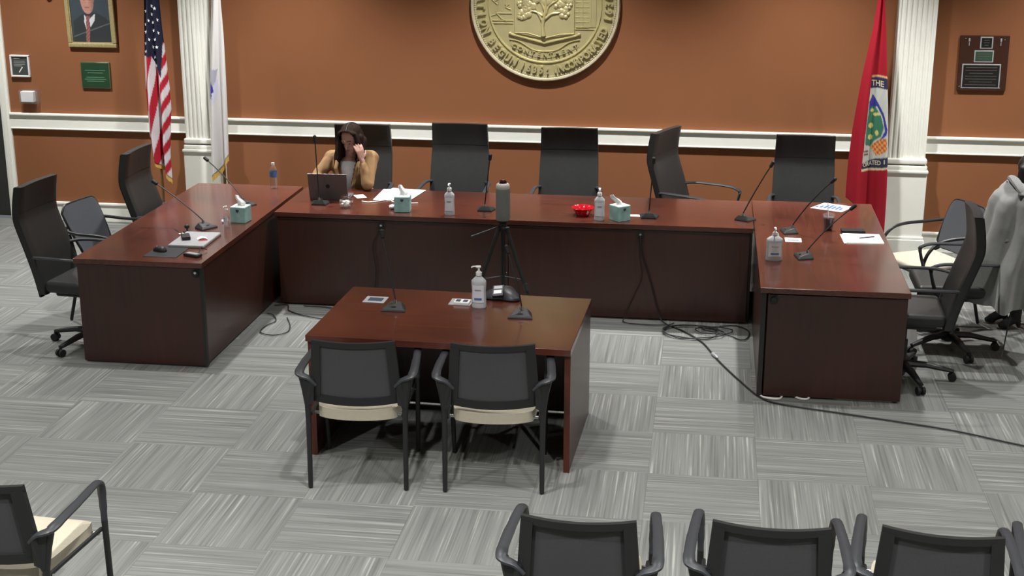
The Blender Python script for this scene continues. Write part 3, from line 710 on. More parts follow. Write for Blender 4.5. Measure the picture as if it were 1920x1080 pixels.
rn = MB().box((-.0, -.035, .0015), (.06, .03, .002), bev=.0005).obj('red_print', 'redp', fl)
mp = MB().box((0, 0, .002), (.235, .27, .004), bev=.0015).obj('mouse_pad', 'plastic2'); mp.location = (-3.385, -.27, DZ); mp.rotation_euler = (0, 0, .0); tag(mp, 'dark mouse pad at the near end of the left wing', 'mouse pad')
ms = thing('computer_mouse', 'black computer mouse on the dark mouse pad', 'mouse', (-3.435, -.265, DZ+.004), math.radians(70))
def mouse(u, v):
    a = PI*u; x = .03*math.cos(a); y = (v-.5)*.105
    k = math.sqrt(max(0, 1-((v-.5)*2)**2)); return (x*(.35+.65*k), y, .002+.034*math.sin(a)*(.15+.85*k)*(1-.25*(v-.5)))
MB().slab(13, 13, mouse, (0, 0, -.001)).obj('mouse_shell', 'plastic', ms)
MB().cyl((-.004, .028, .0275), (.004, .028, .0275), .006).obj('scroll_wheel', 'silver', ms)
dv = thing('card_reader', 'grey hand-sized device with a cable beside the mouse pad', 'device', (-3.17, -.35, DZ), math.radians(-20))
MB().box((0, 0, .011), (.125, .055, .02), bev=.006, seg=2).obj('device_body', 'plastic2', dv); MB().box((0, 0, .0218), (.09, .035, .002), bev=.0005).obj('device_top', 'silver', dv)
MB().tube([(.0, .03, .01), (.0, .07, .015), (-.03, .12, .03), (0, .15, .01)], .003, 6, smooth=4).obj('cord', 'wire', dv)
wc = thing('web_camera', 'small black webcam with a white tag behind the closed laptop', 'webcam', (-3.44, .27, DZ), .6)
MB().box((0, 0, .006), (.05, .04, .012), bev=.003).cyl((0, 0, .01), (.0, .0, .035), .006).sphere((0, 0, .045), (.02, .016, .016)).obj('webcam_body', 'plastic', wc); MB().box((-.05, -.03, .004), (.035, .02, .006), bev=.001).obj('cable_tag', 'whitep', wc)
pp = MB()
pp.box((0, 0, .002), (.30, .40, .003), rot=(0, 0, .03)); pp.obj('x', 'paper').name = 'paper_sheets'
ps = bpy.data.objects['paper_sheets']; ps.location = (-2.21, 1.69, DZ); ps.rotation_euler = (0, 0, -.02); tag(ps, 'stack of white papers on the middle desk behind the tissue box', 'papers')
MB().box((.03, .03, .0046), (.29, .38, .0012), rot=(0, 0, -.12)).obj('top_sheet', 'paper', ps)
for i in range(7): MB().box((.05, .14-.035*i, .0056), (.2-.03*(i % 3), .004, .0005), rot=(0, 0, -.12)).obj('print_line', 'greytxt', ps)
bk = MB().box((0, 0, .001), (.08, .12, .002)).obj('note_paper', 'paper'); bk.location = (-2.49, 1.60, DZ); bk.rotation_euler = (0, 0, .5); tag(bk, 'small white note between the laptop and the jar', 'note')
wcb = MB().tube([(-2.43, 1.42, DZ+.004), (-2.36, 1.40, DZ+.004), (-2.25, 1.50, DZ+.006), (-2.20, 1.66, DZ+.02), (-2.14, 1.74, DZ+.03), (-2.12, 1.62, DZ+.012), (-2.2, 1.46, DZ+.006), (-2.1, 1.40, DZ+.004), (-1.98, 1.42, DZ+.004)], .005, 6, smooth=6).obj('white_cable', 'wwire'); tag(wcb, 'white charging cable looping over the papers', 'cable')
cdm = MB().box((0, 0, .001), (.10, .055, .002)).obj('business_card', 'paper'); cdm.location = (-.263, 1.265, DZ); tag(cdm, 'small white card between the tissue box and the microphone', 'card')
MB().box((.02, -.01, .0022), (.03, .02, .0004)).obj('card_print', 'greytxt', cdm)
bp_ = MB()._add([(1.064, 1.721, 0), (1.295, 1.611, 0), (1.40, 1.807, 0), (1.185, 1.915, 0), (1.064, 1.721, .002), (1.295, 1.611, .002), (1.40, 1.807, .002), (1.185, 1.915, .002)], [[3, 2, 1, 0], [4, 5, 6, 7], [0, 1, 5, 4], [1, 2, 6, 5], [2, 3, 7, 6], [3, 0, 4, 7]]).obj('printed_chart', 'paper'); bp_.location = (0, 0, DZ)
tag(bp_, 'white sheet with a blue chart on the right wing', 'paper')
random.seed(2)
dx = Vector((.231, -.11, 0)).normalized(); dy = Vector((.11, .2, 0)).normalized(); o0 = Vector((1.064, 1.721, 0))
for i in range(7):
    h = [.05, .08, .11, .13, .10, .12, .07][i]; p = o0+dx*(.025+.031*i)+dy*(.05+h/2)
    MB().box((p.x, p.y, .0026), (.022, h, .0006), rot=(0, 0, math.atan2(-.11, .231))).obj('chart_bar', 'bluep', bp_)
nbk = thing('notebook', 'white ruled notebook on the right wing', 'notebook', (1.378, .79, DZ), math.radians(2))
MB().box((0, 0, .004), (.26, .255, .008), bev=.001).obj('page_block', 'paper', nbk); MB().box((-.01, -.002, .0006), (.275, .262, .0012)).obj('cover', 'boxtop', nbk)
pen = MB().cyl((-.05, -.02, .0125), (.06, .04, .0125), .004).obj('pen', 'plastic'); pen.location = (1.40, .79, DZ); tag(pen, 'dark pen lying on the white notebook', 'pen')
phn = thing('wallet', 'black folded wallet behind the white notebook', 'wallet', (1.325, .985, DZ), .05)
MB().box((0, 0, .006), (.17, .09, .012), bev=.004, seg=2).obj('lower_flap', 'plastic', phn); MB().box((0, .002, .0165), (.168, .086, .008), bev=.003, seg=2).obj('upper_flap', 'plastic', phn)
cr2 = MB().box((0, 0, .001), (.115, .115, .002)).obj('printed_card', 'paper'); cr2.location = (.885, .69, DZ); tag(cr2, 'square white card on the right wing behind the sanitizer bottle', 'card')
MB().box((-.005, .04, .0024), (.07, .012, .0005)).obj('card_print', 'redp', cr2); MB().box((0, -.01, .0024), (.08, .05, .0005)).obj('card_print', 'greytxt', cr2)
# iced coffee
cf = thing('iced_coffee', 'clear plastic cup of dark iced coffee with a straw', 'cup', (1.152, 1.03, DZ))
MB().lathe([(.0, 0), (.029, 0), (.032, .004), (.044, .112), (.0455, .114), (.043, .112), (.031, .006), (0, .005)], seg=24).obj('cup_wall', 'clear', cf)
MB().lathe([(0, .007), (.0295, .008), (.039, .09), (0, .091)], seg=20).obj('coffee', 'coffee', cf)
MB().lathe([(0, .118), (.02, .130), (.038, .124), (.046, .116), (.046, .112), (0, .114)], seg=20).obj('lid', 'clear', cf)
MB().cyl((.0, 0, .02), (-.012, .01, .20), .0035).obj('straw', 'whitep', cf)
# plates, phone on the small table
def cplate(x, y, label, two):
    r = thing('access_plate', label, 'plate', (x, y, DZ), math.radians(-2)); MB().box((0, 0, .002), (.135, .125, .004), bev=.001).obj('plate_frame', 'silver', r)
    if two:
        MB().box((.012, -.025, .0115), (.095, .07, .015), bev=.002).obj('switch_block', 'whitep', r)
        for q in (-.011, .033): MB().box((q, -.025, .0195), (.028, .042, .002)).obj('socket', 'navy', r)
    else: MB().box((0.002, 0, .0046), (.088, .066, .0014)).obj('slot', 'navy', r)
cplate(-1.71, -1.16, 'flat silver cable plate with dark slot on the small table', False)
cplate(-1.185, -1.135, 'silver cable plate with a white socket block beside the large pump bottle', True)
ph = thing('conference_phone', 'black triangular conference phone on the small table', 'phone', (-.945, -.99, DZ), math.radians(20))
def pod(r0, z): return [(r0*(1+.28*math.cos(3*(2*PI*k/42)+PI))*math.cos(2*PI*k/42+.0), r0*(1+.28*math.cos(3*(2*PI*k/42)+PI))*math.sin(2*PI*k/42), z) for k in range(42)]
V = []; 
for r0, z in ((.09, .002), (.104, .008), (.102, .022), (.078, .045), (.048, .058), (.01, .060)): V += pod(r0, z)
MB()._add(V, [[i*42+k, i*42+(k+1) % 42, (i+1)*42+(k+1) % 42, (i+1)*42+k] for i in range(5) for k in range(42)]+[list(range(42))[::-1], [210+k for k in range(42)]]).obj('phone_body', 'plastic2', ph)
kp = MB().box((0, 0, 0), (.07, .10, .008), bev=.003).obj('keypad', 'plastic2', ph); kp.location = (-.045, -.045, .058); kp.rotation_euler = (.42, -.12, -.35)
MB().box((0, .026, .0045), (.05, .026, .002)).obj('display', 'silver', kp); MB().box((0, -.016, .0045), (.048, .032, .002)).obj('number_card', 'paper', kp)
# ------------------------------------------------------------------ conference camera and tripod
tx, ty = -1.14, .30
tp = thing('camera_tripod', 'black camera tripod standing between the small table and the middle desk', 'tripod', (tx, ty, 0))
for a in (-25, 95, 215):
    d = Vector((math.cos(math.radians(a)), math.sin(math.radians(a)), 0))
    lg = MB().tube([d*.03+Vector((0, 0, .86)), d*.19+Vector((0, 0, .44))], .0135, 8).tube([d*.185+Vector((0, 0, .46)), d*.36+Vector((0, 0, .02))], .010, 8).obj('leg', 'plastic', tp)
    MB().sphere(d*.363+Vector((0, 0, .016)), .015, 10, 6).obj('rubber_foot', 'rubber', lg)
    MB().cyl(d*.185+Vector((0, 0, .475)), d*.20+Vector((0, 0, .425)), .017).obj('leg_clamp', 'plastic2', lg)
    MB().cyl((0, 0, .50), d*.165+Vector((0, 0, .50)), .004).obj('spreader', 'plastic2', tp)
MB().cyl((0, 0, .42), (0, 0, .90), .013).cyl((0, 0, .83), (0, 0, .885), .032, .026, 16).obj('centre_column', 'plastic', tp)
MB().cyl((0, 0, .885), (0, 0, .905), .022).box((0, 0, .902), (.065, .065, .014), bev=.004).obj('head', 'plastic', tp)
MB().tube([(0, 0, .875), (-.07, -.03, .85), (-.21, -.09, .80)], [.005, .005, .011], 8).obj('pan_handle', 'plastic', tp)
MB().cyl((0, -.03, .86), (.05, -.03, .86), .01).obj('knob', 'plastic2', tp)
ow = thing('conference_camera', 'tall grey round-edged conference camera on the tripod', 'camera', (tx, ty, .909))
MB().lathe([(0, 0), (.046, 0), (.050, .006), (.0505, .05), (.0495, .20), (.048, .225)], seg=28).obj('speaker_body', 'owl', ow)
MB().lathe([(.048, .225), (.0485, .24), (.044, .256), (.033, .264), (.030, .262), (0, .262)], seg=28).obj('top_rim', 'owltop', ow)
MB().lathe([(.029, .262), (.027, .275), (.016, .284), (0, .286)], seg=20).obj('lens', 'lens', ow)

# ------------------------------------------------------------------ gold seal
sx0, sz0, SR = -1.213, 2.112, .664
sl = thing('town_seal', 'large round gold town seal in relief on the orange wall', 'seal', (sx0, YB, sz0))
RX = Matrix.Rotation(PI/2, 4, 'X')            # local z -> -y
def ring(prof, name, m):
    b = MB().lathe(prof+[prof[0]], seg=96); bmesh.ops.transform(b.bm, matrix=RX, verts=b.bm.verts); return b.obj(name, m, sl, True, 35)
MB().cyl((0, 0, 0), (0, -.03, 0), .636, seg=96).obj('disc', 'gold', sl, False)
ring([(.632, .0), (SR, .0), (SR, .035), (.655, .048), (.642, .046), (.632, .03)], 'rim', 'goldrim')
ring([(.488, .03), (.492, .040), (.502, .042), (.508, .03)], 'inner_ring', 'gold')
bd = MB()
for k in range(200):
    a = 2*PI*k/200; c = (.624*math.cos(a), -.032, .624*math.sin(a)); bd.sphere(c, .0075, 6, 4)
o = bd.obj('bead_ring', 'goldrim', sl); o['kind'] = 'stuff'
def ring_text(s, a0, a1, r=.567, size=.092, flip=False):
    m = MB(); n = len(s)
    for i, ch in enumerate(s):
        if ch == ' ': continue
        V, F = text_mesh(ch, size, .019, .003)
        a = math.radians(a0+(a1-a0)*(i/(max(1, n-1))))
        R = Vector((math.cos(a), 0, math.sin(a))); U = Vector((-math.sin(a), 0, math.cos(a))); C = Vector((r*math.sin(a), -.034, -r*math.cos(a)))
        if flip: R = -R; U = -U
        m._add([C+R*(v.x*.86)+U*v.y+Vector((0, -v.z, 0)) for v in V], F)
    m.obj('lettering', 'gold', sl, False)
ring_text('PLANTATION', -132, -67); ring_text('BEGUN', -56, -29); ring_text('1635:', -20, 3); ring_text('INCORPORATED', 10, 68); ring_text('1636', 79, 98)
ring_text('THE TOWN OF DEDHAM', 232, 124, flip=True)
def sp(px, py, d=0): return Vector(((px-1022)/211.5, -.03-d, -(py-12)/208))
m = MB()
def bar(m, pts, r=.006, d=.004, sm=0): m.tube([sp(x, y, d) for x, y in pts], r, 6, smooth=sm)
# shield plate with raised edges
P = [sp(966, -95), sp(966, 62), sp(1022, 72), sp(1077, 62), sp(1077, -95)]
V = P+[p+Vector((0, -.012, 0)) for p in P]
MB()._add(V, [[0, 1, 2, 3, 4], [9, 8, 7, 6, 5]]+[[i, (i+1) % 5, 5+(i+1) % 5, 5+i] for i in range(5)]).obj('shield', 'gold', sl, False)
m = MB(); bar(m, [(957, 64), (964, 66), (1022, 80), (1080, 66), (1087, 63)], .008, .014); bar(m, [(966, 62), (990, 62), (1022, 71), (1050, 64), (1077, 62)], .005, .012)
bar(m, [(966, -95), (966, 62)], .004, .012); bar(m, [(1077, -95), (1077, 62)], .004, .012)
for x in (957, 1087): m.sphere(sp(x, 63, .012), .013, 10, 6)
m.obj('shield_scroll', 'gold', sl)
m = MB(); m.slab(21, 3, lambda u, v: tuple(sp(958+128*u, 77+22*math.sin(PI*u)+9*v, .0)), (0, -.004, 0)); bar(m, [(956, 74), (975, 78), (1000, 92), (1022, 95), (1045, 92), (1068, 78), (1088, 73)], .004, .008, 4); m.obj('motto_ribbon', 'gold', sl)
m = MB()
for i, ch in enumerate('CONTENTMENT'):
    q = i/10; x = 965+q*116; y = 86+16*math.sin(PI*q); V, F = text_mesh(ch, .055, .006, .001); a = math.atan2(-16*PI*math.cos(PI*q), 116)
    R = Vector((math.cos(a), 0, math.sin(a))); U = Vector((-math.sin(a), 0, math.cos(a)))
    m._add([sp(x, y, .012)+R*v.x+U*v.y+Vector((0, -v.z, 0)) for v in V], F)
m.obj('motto_lettering', 'gold', sl, False)
m = MB()
m.tube([sp(1020, 66, .014), sp(1018, 48, .02), sp(1021, 34, .022), sp(1024, 18, .02), sp(1024, -10, .02)], [.038, .026, .022, .018, .012], 10, .6)
for P in ([(1018, 40), (1010, 26), (1004, 12), (990, 5)], [(1022, 36), (1036, 26), (1050, 24), (1062, 18)], [(1018, 30), (1003, 22), (990, 24)], [(1024, 26), (1030, 12), (1045, 2)], [(1022, 20), (1014, 2), (1008, -18)]):
    m.tube([sp(x, y, .018) for x, y in P], [.013, .010, .008, .006], 8, smooth=3)
m.obj('oak_trunk', 'gold', sl)
m = MB(); random.seed(11)
for x, y, r in ((985, 24, 13), (978, 32, 9), (993, 16, 11), (1000, 4, 12), (984, 2, 13), (975, 10, 8), (1023, 0, 15), (1010, -12, 16), (1035, -14, 16), (1056, 22, 11), (1064, 26, 8), (1048, 14, 9), (1060, 4, 13), (1044, -6, 12), (1067, 12, 7), (975, -12, 14), (1070, -12, 12), (1022, -34, 18), (996, -38, 16), (1050, -38, 16), (1022, -60, 16)):
    for k in range(5):
        a = random.uniform(0, 6.28); q = random.uniform(.2, .75)*r
        m.sphere(sp(x+q*math.cos(a), y+q*math.sin(a), .014), (r/212*.55, .016, r/212*.5), 10, 6, (0, random.uniform(0, 3), 0))
m.obj('oak_foliage', 'gold', sl)
m = MB()
for P in ([(921, 40), (963, 40)], [(924, 45), (962, 45)], [(930, 27), (960, 27)], [(920, 32), (930, 29), (934, 10), (938, -10)], [(932, 28), (940, 36), (950, 42)], [(934, 12), (922, 2)], [(928, 5), (945, -5)], [(955, 10), (948, 16), (958, 20)], [(948, 12), (950, -8), (960, -14)]): bar(m, P, .0055, .003)
m.obj('plough_relief', 'gold', sl)
m = MB()
m.slab(2, 2, lambda u, v: tuple(sp(1082+36*u, 50-75*v)), (0, -.005, 0))
for k in range(9): bar(m, [(1080, 50-9*k), (1104, 50-9*k)], .0028, .006)
for x in (1093, 1108): bar(m, [(x, 50), (x, -20)], .0035, .006)
bar(m, [(1078, 54), (1116, 54)], .004, .004); m.obj('building_relief', 'gold', sl)

# ------------------------------------------------------------------ portrait, signs, plaques
def frame(parent, x0, x1, z0, z1, w, d, m, name='frame'):
    b = MB()
    for (xa, xb, za, zb) in ((x0, x1, z0, z0+w), (x0, x1, z1-w, z1), (x0, x0+w, z0+w, z1-w), (x1-w, x1, z0+w, z1-w)):
        b.box(((xa+xb)/2, -d/2, (za+zb)/2), (xb-xa, d, zb-za), bev=min(w, d)*.3, seg=2)
    return b.obj(name, m, parent)
pt = thing('portrait_painting', 'gilt-framed portrait of a man in a dark suit and red tie', 'painting', (-5.435, YB-.002, 1.668)); pt.rotation_euler = (math.radians(2.5), 0, 0)
frame(pt, -.236, .236, 0, .66, .040, .032, 'goldfr'); frame(pt, -.200, .200, .036, .624, .012, .022, 'goldfr', 'inner_moulding')
def pcol(u, v):
    x = 135+75*u; y = -30+109*v; n = math.sin(x*1.3)*math.cos(y*.9)*3
    bg = (62+n, 72+n, 80+n)
    if ((x-169)/12.5)**2+((y-6)/23)**2 < 1:
        if y < -9: return (140, 136, 130)
        s = 1-.28*max(0, (x-172)/12)-.05*abs(math.sin(y*.5)); c = (190*s, 140*s, 124*s)
        if abs(y-4) < 1.4 and (3.5 < abs(x-168) < 7.5): return (80, 62, 58)
        if abs(y-18) < 1.0 and abs(x-168) < 4.5: return (140, 84, 80)
        if abs(x-168.5) < 1.4 and 6 < y < 12: return (205*s, 150*s, 132*s)
        return c
    if ((x-169)/14.5)**2+((y+2)/22)**2 < 1 and y < 8: return (128, 124, 118)
    if inpoly(x, y, [(161, 30), (164, 34), (163, 56), (160, 44)]) or inpoly(x, y, [(170, 38), (182, 28), (180, 40), (171, 52)]): return (206, 208, 214)
    if inpoly(x, y, [(164, 32), (172, 32), (171, 44), (167, 80), (160, 80), (163, 46)]): return (128, 76, 76) if int((x+y)/3) % 2 else (150, 100, 96)
    if inpoly(x, y, [(137, 80), (139, 42), (150, 34), (160, 28), (182, 26), (200, 34), (210, 44), (210, 80)]):
        if abs(y-(68-.34*(x-140))) < .9: return (96, 104, 100)
        return (50+n*.5, 56+n*.5, 58+n*.5)
    return bg
paint('canvas', 90, 130, lambda u, v: (-.190+.380*u, -.012, .616-.572*v), pcol, 'prtgloss', pt)
sg = thing('framed_notice', 'small white-framed dark notice on the orange wall above the wall box', 'sign', (-6.173, YB-.001, 1.481))
frame(sg, -.095, .095, -.103, .103, .016, .03, 'whitep')
nb = MB().box((0, -.012, 0), (.165, .012, .178)).obj('notice_face', 'slate', sg)
for i, (z, w) in enumerate(((.07, .06), (.045, .11), (.03, .115), (.015, .11), (0, .08))): MB().box((-.06+w/2, -.0185, z), (w, .001, .006)).obj('print_line', 'greytxt', nb)
MB().cyl((-.012, -.019, -.06), (.022, -.019, -.012), .0055).obj('pen_symbol', 'paper', nb)
bx = thing('wall_box', 'clear plastic wall box holding white papers by the door', 'wall box', (-6.095, YB-.001, 1.20))
MB().box((0, -.004, 0), (.17, .006, .13), bev=.001).box((-.082, -.045, 0), (.006, .08, .13)).box((.082, -.045, 0), (.006, .08, .13)).box((0, -.083, -.0), (.17, .005, .12)).box((0, -.045, -.063), (.17, .08, .005)).obj('clear_holder', 'clear', bx)
MB().box((-.012, -.045, .0), (.125, .06, .10), bev=.004).obj('white_packet', 'paper', bx)
gp = thing('green_plaque', 'small green metal plaque below the portrait', 'plaque', (-5.434, YB-.001, 1.41))
MB().box((0, -.01, 0), (.285, .018, .245), bev=.003).obj('edge', 'greenedge', gp); gf = MB().box((0, -.0195, 0), (.268, .003, .228), bev=.001).obj('face', 'green', gp)
for z, w in ((.045, .20), (.022, .15), (-.02, .18), (-.038, .21), (-.056, .17)): MB().box((0, -.0215, z), (w, .0012, .007)).obj('print_line', 'greentxt', gf)
pq = thing('award_plaque', 'walnut plaque with three framed black plates right of the pilaster', 'plaque', (2.553, YB-.001, 1.68), 0); pq.rotation_euler = (0, math.radians(-.5), 0)
MB().box((0, -.012, 0), (.405, .022, .47), bev=.005, seg=2).obj('board', 'walnut', pq)
def px2(x, y): return ((x-1844.5)/219.5, -(y-119)/217)
for (x0, y0, x1, y1, mm) in ((1836, 70, 1859, 92, 'brassblack'), (1827, 95, 1862, 117, 'greenplate'), (1807, 120, 1877, 165, 'brassblack')):
    a, b = px2(x0, y1), px2(x1, y0); cx, cz = (a[0]+b[0])/2, (a[1]+b[1])/2; w, h = b[0]-a[0], b[1]-a[1]
    pl = MB().box((cx, -.0245, cz), (w, .004, h), bev=.001).obj('plate_border', 'silver', pq); MB().box((cx, -.0272, cz), (w-.02, .002, h-.02)).obj('plate_face', mm, pl)
    n = 7 if w > .2 else 3
    for i in range(n): MB().box((cx, -.0285, cz+(h-.06)*(.5-i/(n-1))), ((w-.06)*(1-.25*(i % 3 == 2)), .0006, .004)).obj('engraved_line', 'platetxt', pl)
for x in (1816, 1873):
    a = px2(x, 80); MB().box((a[0], -.028, a[1]+.018), (.014, .010, .03), bev=.003).box((a[0], -.028, a[1]-.016), (.007, .008, .03), bev=.002).obj('gavel_ornament', 'silver', pq)
for x, y in ((1808, 72), (1881, 74), (1803, 163), (1879, 166)):
    a = px2(x, y); MB().sphere((a[0]*.97, -.025, a[1]*.97), .006, 8, 6).obj('corner_pin', 'chrome', pq)
for x, lab in ((-5.83, 'white half-round wall sconce left of the portrait'), (2.95, 'white half-round wall sconce above and right of the award plaque')):
    r = thing('wall_sconce', lab, 'wall lamp', (x, YB-.001, 2.13), 0, 'wall sconces')
    MB().slab(17, 9, lambda u, v: ((.025+.085*v**.6)*math.cos(PI+PI*u), (.02+.14*v**.6)*math.sin(PI+PI*u), .0+.30*v), lambda u, v: (.004*math.cos(PI*u), .006*math.sin(PI*u), .001)).obj('shade', 'sconce', r)
    MB().box((0, -.006, .13), (.10, .012, .22), bev=.004).sphere((0, -.012, .0), (.03, .03, .022), 12, 8).obj('wall_mount', 'whitep', r)

# ------------------------------------------------------------------ flags
def interp(tab, v, k):
    if v <= tab[0][0]: return tab[0][k]
    for a, b in zip(tab, tab[1:]):
        if v <= b[0]: return a[k]+(b[k]-a[k])*(v-a[0])/(b[0]-a[0])
    return tab[-1][k]
def make_flag(root, tab, conv, vbot, vtop, amp, nf, ph, col, nx=64, ny=150):
    def S(u, t):
        v = vtop+(vbot(u)-vtop)*t; q = interp(tab, v, 1)+(interp(tab, v, 2)-interp(tab, v, 1))*u
        x, z = conv(q, v); g = min(1, .35+t)
        return (x, 3.0+amp*g*math.sin(u*2*PI*nf+ph+.6*math.sin(3*t))+.02*math.sin(9*u+2*t), z), q, v
    root.location = (0, 0, 0)
    f = paint('cloth', nx, ny, lambda u, t: S(u, t)[0], lambda u, t: col(*S(u, t)[1:]), 'prt', root)
    sd = f.modifiers.new('thick', 'SOLIDIFY'); sd.thickness = .003
    return S
def pole(root, x0, x1, ztop):
    MB().cyl((x0, 3.07, .03), (x1, 3.07, ztop), .014, .012, 14).obj('pole', 'polewood', root)
    MB().lathe([(0, .0), (.09, .0), (.09, .02), (.06, .035), (.03, .05), (.02, .09), (0, .09)], (x0, 3.07, .0), 28).obj('stand', 'goldfr', root)
    MB().lathe([(0, 0), (.02, .0), (.03, .03), (.02, .06), (0, .12)], (x1, 3.07, ztop), 14).obj('finial', 'goldfr', root)
def fringe(root, S, u0, u1, t, h, n=40, side=0):
    m = MB()
    def g(u, v):
        p = S(u0+(u1-u0)*u, t)[0]; return (p[0], p[1]-.002, p[2]+.006-h*v*(1+.08*math.sin(u*90)))
    m.slab(n, 3, g, (0, .004, 0)); o = m.obj('gold_fringe', 'fringe', root); return o
US = thing('striped_flag', 'stars and stripes flag with gold fringe hanging beside the left pilaster', 'flag', (0, 0, 0), 0, 'indoor flags')
cvL = lambda q, v: (-4.777+(q-268)/208-.000305*v, 2.14-v*.00483)
tabU = [(-70, 276, 288), (0, 268, 298), (50, 267, 303), (110, 266, 311), (160, 267, 317), (200, 270, 320), (250, 274, 319), (285, 280, 318), (345, 290, 322)]
RED, WHT, NAV = (166, 26, 44), (204, 198, 202), (26, 28, 52)
def uscol(q, v):
    if q < 303 and v < 104+max(0, q-284)*2.1: return NAV
    if q >= 303 and v < 78: return NAV
    if q < 299+max(0, (v-200))*.02: k = (q+.12*(v-110)-264.5)/9.6; return WHT if int(math.floor(k)) % 2 == 0 else RED
    k = (v+2*(q-312)-220)/22; return RED if int(math.floor(k)) % 2 == 0 else WHT
SU = make_flag(US, tabU, cvL, lambda u: 297+40*u**1.5, -70, .038, 2.1, .6, uscol)
pole(US, -4.745, -4.735, 2.62)
fringe(US, SU, 0, .42, 1.0, .035, 16); fringe(US, SU, .42, 1, 1.0, .045, 20)
SV, SF = [], []
def starpoly(c, r):
    o = []
    for i in range(10):
        a = PI/2+i*PI/5; q = r if i % 2 == 0 else r*.42; o.append((c[0]+q*math.cos(a), c[1]-.006, c[2]+q*math.sin(a)))
    return o
m = MB()
for q, v in ((284, 11), (284, 26), (280, 37), (287, 41), (272, 45), (289, 56), (276, 58), (292, 72), (281, 72), (272, 80), (286, 86), (295, 86), (276, 94), (290, 105), (293, 121), (295, 36), (291, 15), (297, 60), (275, 20)):
    L, Rr = interp(tabU, v, 1), interp(tabU, v, 2); u = (q-L)/(Rr-L); t = (v+70)/((297+40*u**1.5)+70); c = SU(u, t)[0]
    P = starpoly(c, .017); m._add(P+[(p[0], p[1]+.004, p[2]) for p in P], [list(range(10)), list(range(19, 9, -1))]+[[i, (i+1) % 10, 10+(i+1) % 10, 10+i] for i in range(10)])
o = m.obj('stars', 'paper', US, False); o['kind'] = 'stuff'
WF = thing('white_flag', 'white flag with gold fringe hanging in front of the left pilaster', 'flag', (0, 0, 0), 0, 'indoor flags')
cvW = lambda q, v: (-4.135+(q-398)/209-.000305*v, 2.148-v*.00483)
tabW = [(-70, 397, 408), (0, 396, 414), (60, 394, 420), (120, 393, 424), (200, 393, 429), (260, 394, 432), (300, 395, 434), (345, 396, 434)]
def wcol(q, v):
    if inpoly(q, v, [(394, 150), (402, 160), (403, 168), (398, 172), (394, 185)]): return (56, 50, 150)
    if inpoly(q, v, [(399, 128), (408, 126), (405, 150), (398, 168)]) : return (160, 160, 176)
    if 393 < q < 401 and 168 < v < 182 and int(q+v) % 7 < 3: return (60, 60, 120)
    if ((q-398)/11)**2+((v-160)/34)**2 < 1: return (196, 196, 214)
    return (206, 203, 202)
SW = make_flag(WF, tabW, cvW, lambda u: 332-46*u**1.3, -70, .03, 1.6, 2.2, wcol, 48, 140)
pole(WF, -4.14, -4.13, 2.62); fringe(WF, SW, 0, 1, 1.0, .058, 40)
RF = thing('red_flag', 'red town flag with round seal print hanging beside the right pilaster', 'flag', (0, 0, 0), 0, 'indoor flags')
cvR = lambda q, v: (1.640+(q-1655)/222+.000336*v, 2.228-.00453*v)
tabR = [(-70, 1652, 1658), (0, 1647, 1659), (50, 1638, 1661), (100, 1627, 1662), (140, 1618, 1663), (200, 1607, 1664), (240, 1600, 1664), (300, 1592, 1663), (360, 1587, 1661), (440, 1584, 1656)]
def fold(v): return 1637-.115*(v-120)
def rcol(q, v):
    R0 = (150, 18, 36)
    f = fold(v)
    arc = .8*((q-1640)/16)**2
    if q < f or v < 137+arc or v > 318-.10*(q-1620)*0-.22*max(0, q-1640)*1.3: return R0
    w = v-arc
    if w < 140.5: return (206, 166, 120)
    if w < 161 or v > 296-.3*(q-1640):
        if v > 314-.25*max(0, q-1640): return (214, 200, 160)
        return (44, 46, 74)
    if inpoly(q, v, [(1637, 172), (1646, 186), (1657, 208), (1663, 238), (1661, 248), (1650, 260), (1659, 240), (1655, 214), (1646, 196), (1634, 196), (1630, 200), (1630, 186)]): return (54, 54, 138)
    if inpoly(q, v, [(1630, 192), (1640, 192), (1652, 212), (1657, 234), (1652, 252), (1640, 262), (1632, 272), (1622, 268), (1624, 240)]):
        for cx, cy, rx, ry in ((1636, 203, 4, 3), (1642, 211, 5, 3), (1633, 232, 5, 5), (1632, 254, 5, 5), (1645, 246, 3, 5), (1648, 210, 3, 3)):
            if ((q-cx)/rx)**2+((v-cy)/ry)**2 < 1: return (206, 194, 112)
        return (58, 116, 92)
    if inpoly(q, v, [(1632, 272), (1652, 256), (1662, 254), (1661, 278), (1644, 290)]): return (188, 84, 52) if (int(q/4)+int(v/5)) % 2 else (212, 160, 90)
    if inpoly(q, v, [(1619, 280), (1628, 278), (1628, 290), (1619, 290)]): return (60, 60, 66) if int(v/3) % 2 else (190, 170, 150)
    return (178, 186, 190) if (q+v*.4) % 9 > 3 else (196, 190, 160)
SRf = make_flag(RF, tabR, cvR, lambda u: 372+62*u**1.2, -70, .034, 1.35, 2.6, rcol, 90, 260)
pole(RF, 1.69, 1.655, 2.62)
def flag_text(s, q0, q1, v0, v1, hh, name):
    V, F = text_mesh(s, 1.0, .0, .02, 'LEFT'); X0 = min(v.x for v in V); X1 = max(v.x for v in V); Y0 = min(v.y for v in V); Y1 = max(v.y for v in V)
    out = []
    for p in V:
        a = (p.x-X0)/(X1-X0); b = (p.y-Y0)/(Y1-Y0); q = q0+(q1-q0)*a; v = v0+(v1-v0)*a-hh*b
        L, Rr = interp(tabR, v, 1), interp(tabR, v, 2); u = (q-L)/(Rr-L); t = (v+70)/(372+62*max(0, u)**1.2+70); c = SRf(u, t)[0]; out.append((c[0], c[1]-.006, c[2]))
    MB()._add(out, F).obj(name, 'prt_letter', RF, False)
MT['prt_letter'] = mat('pale_gold_print', (205, 196, 166), .8)
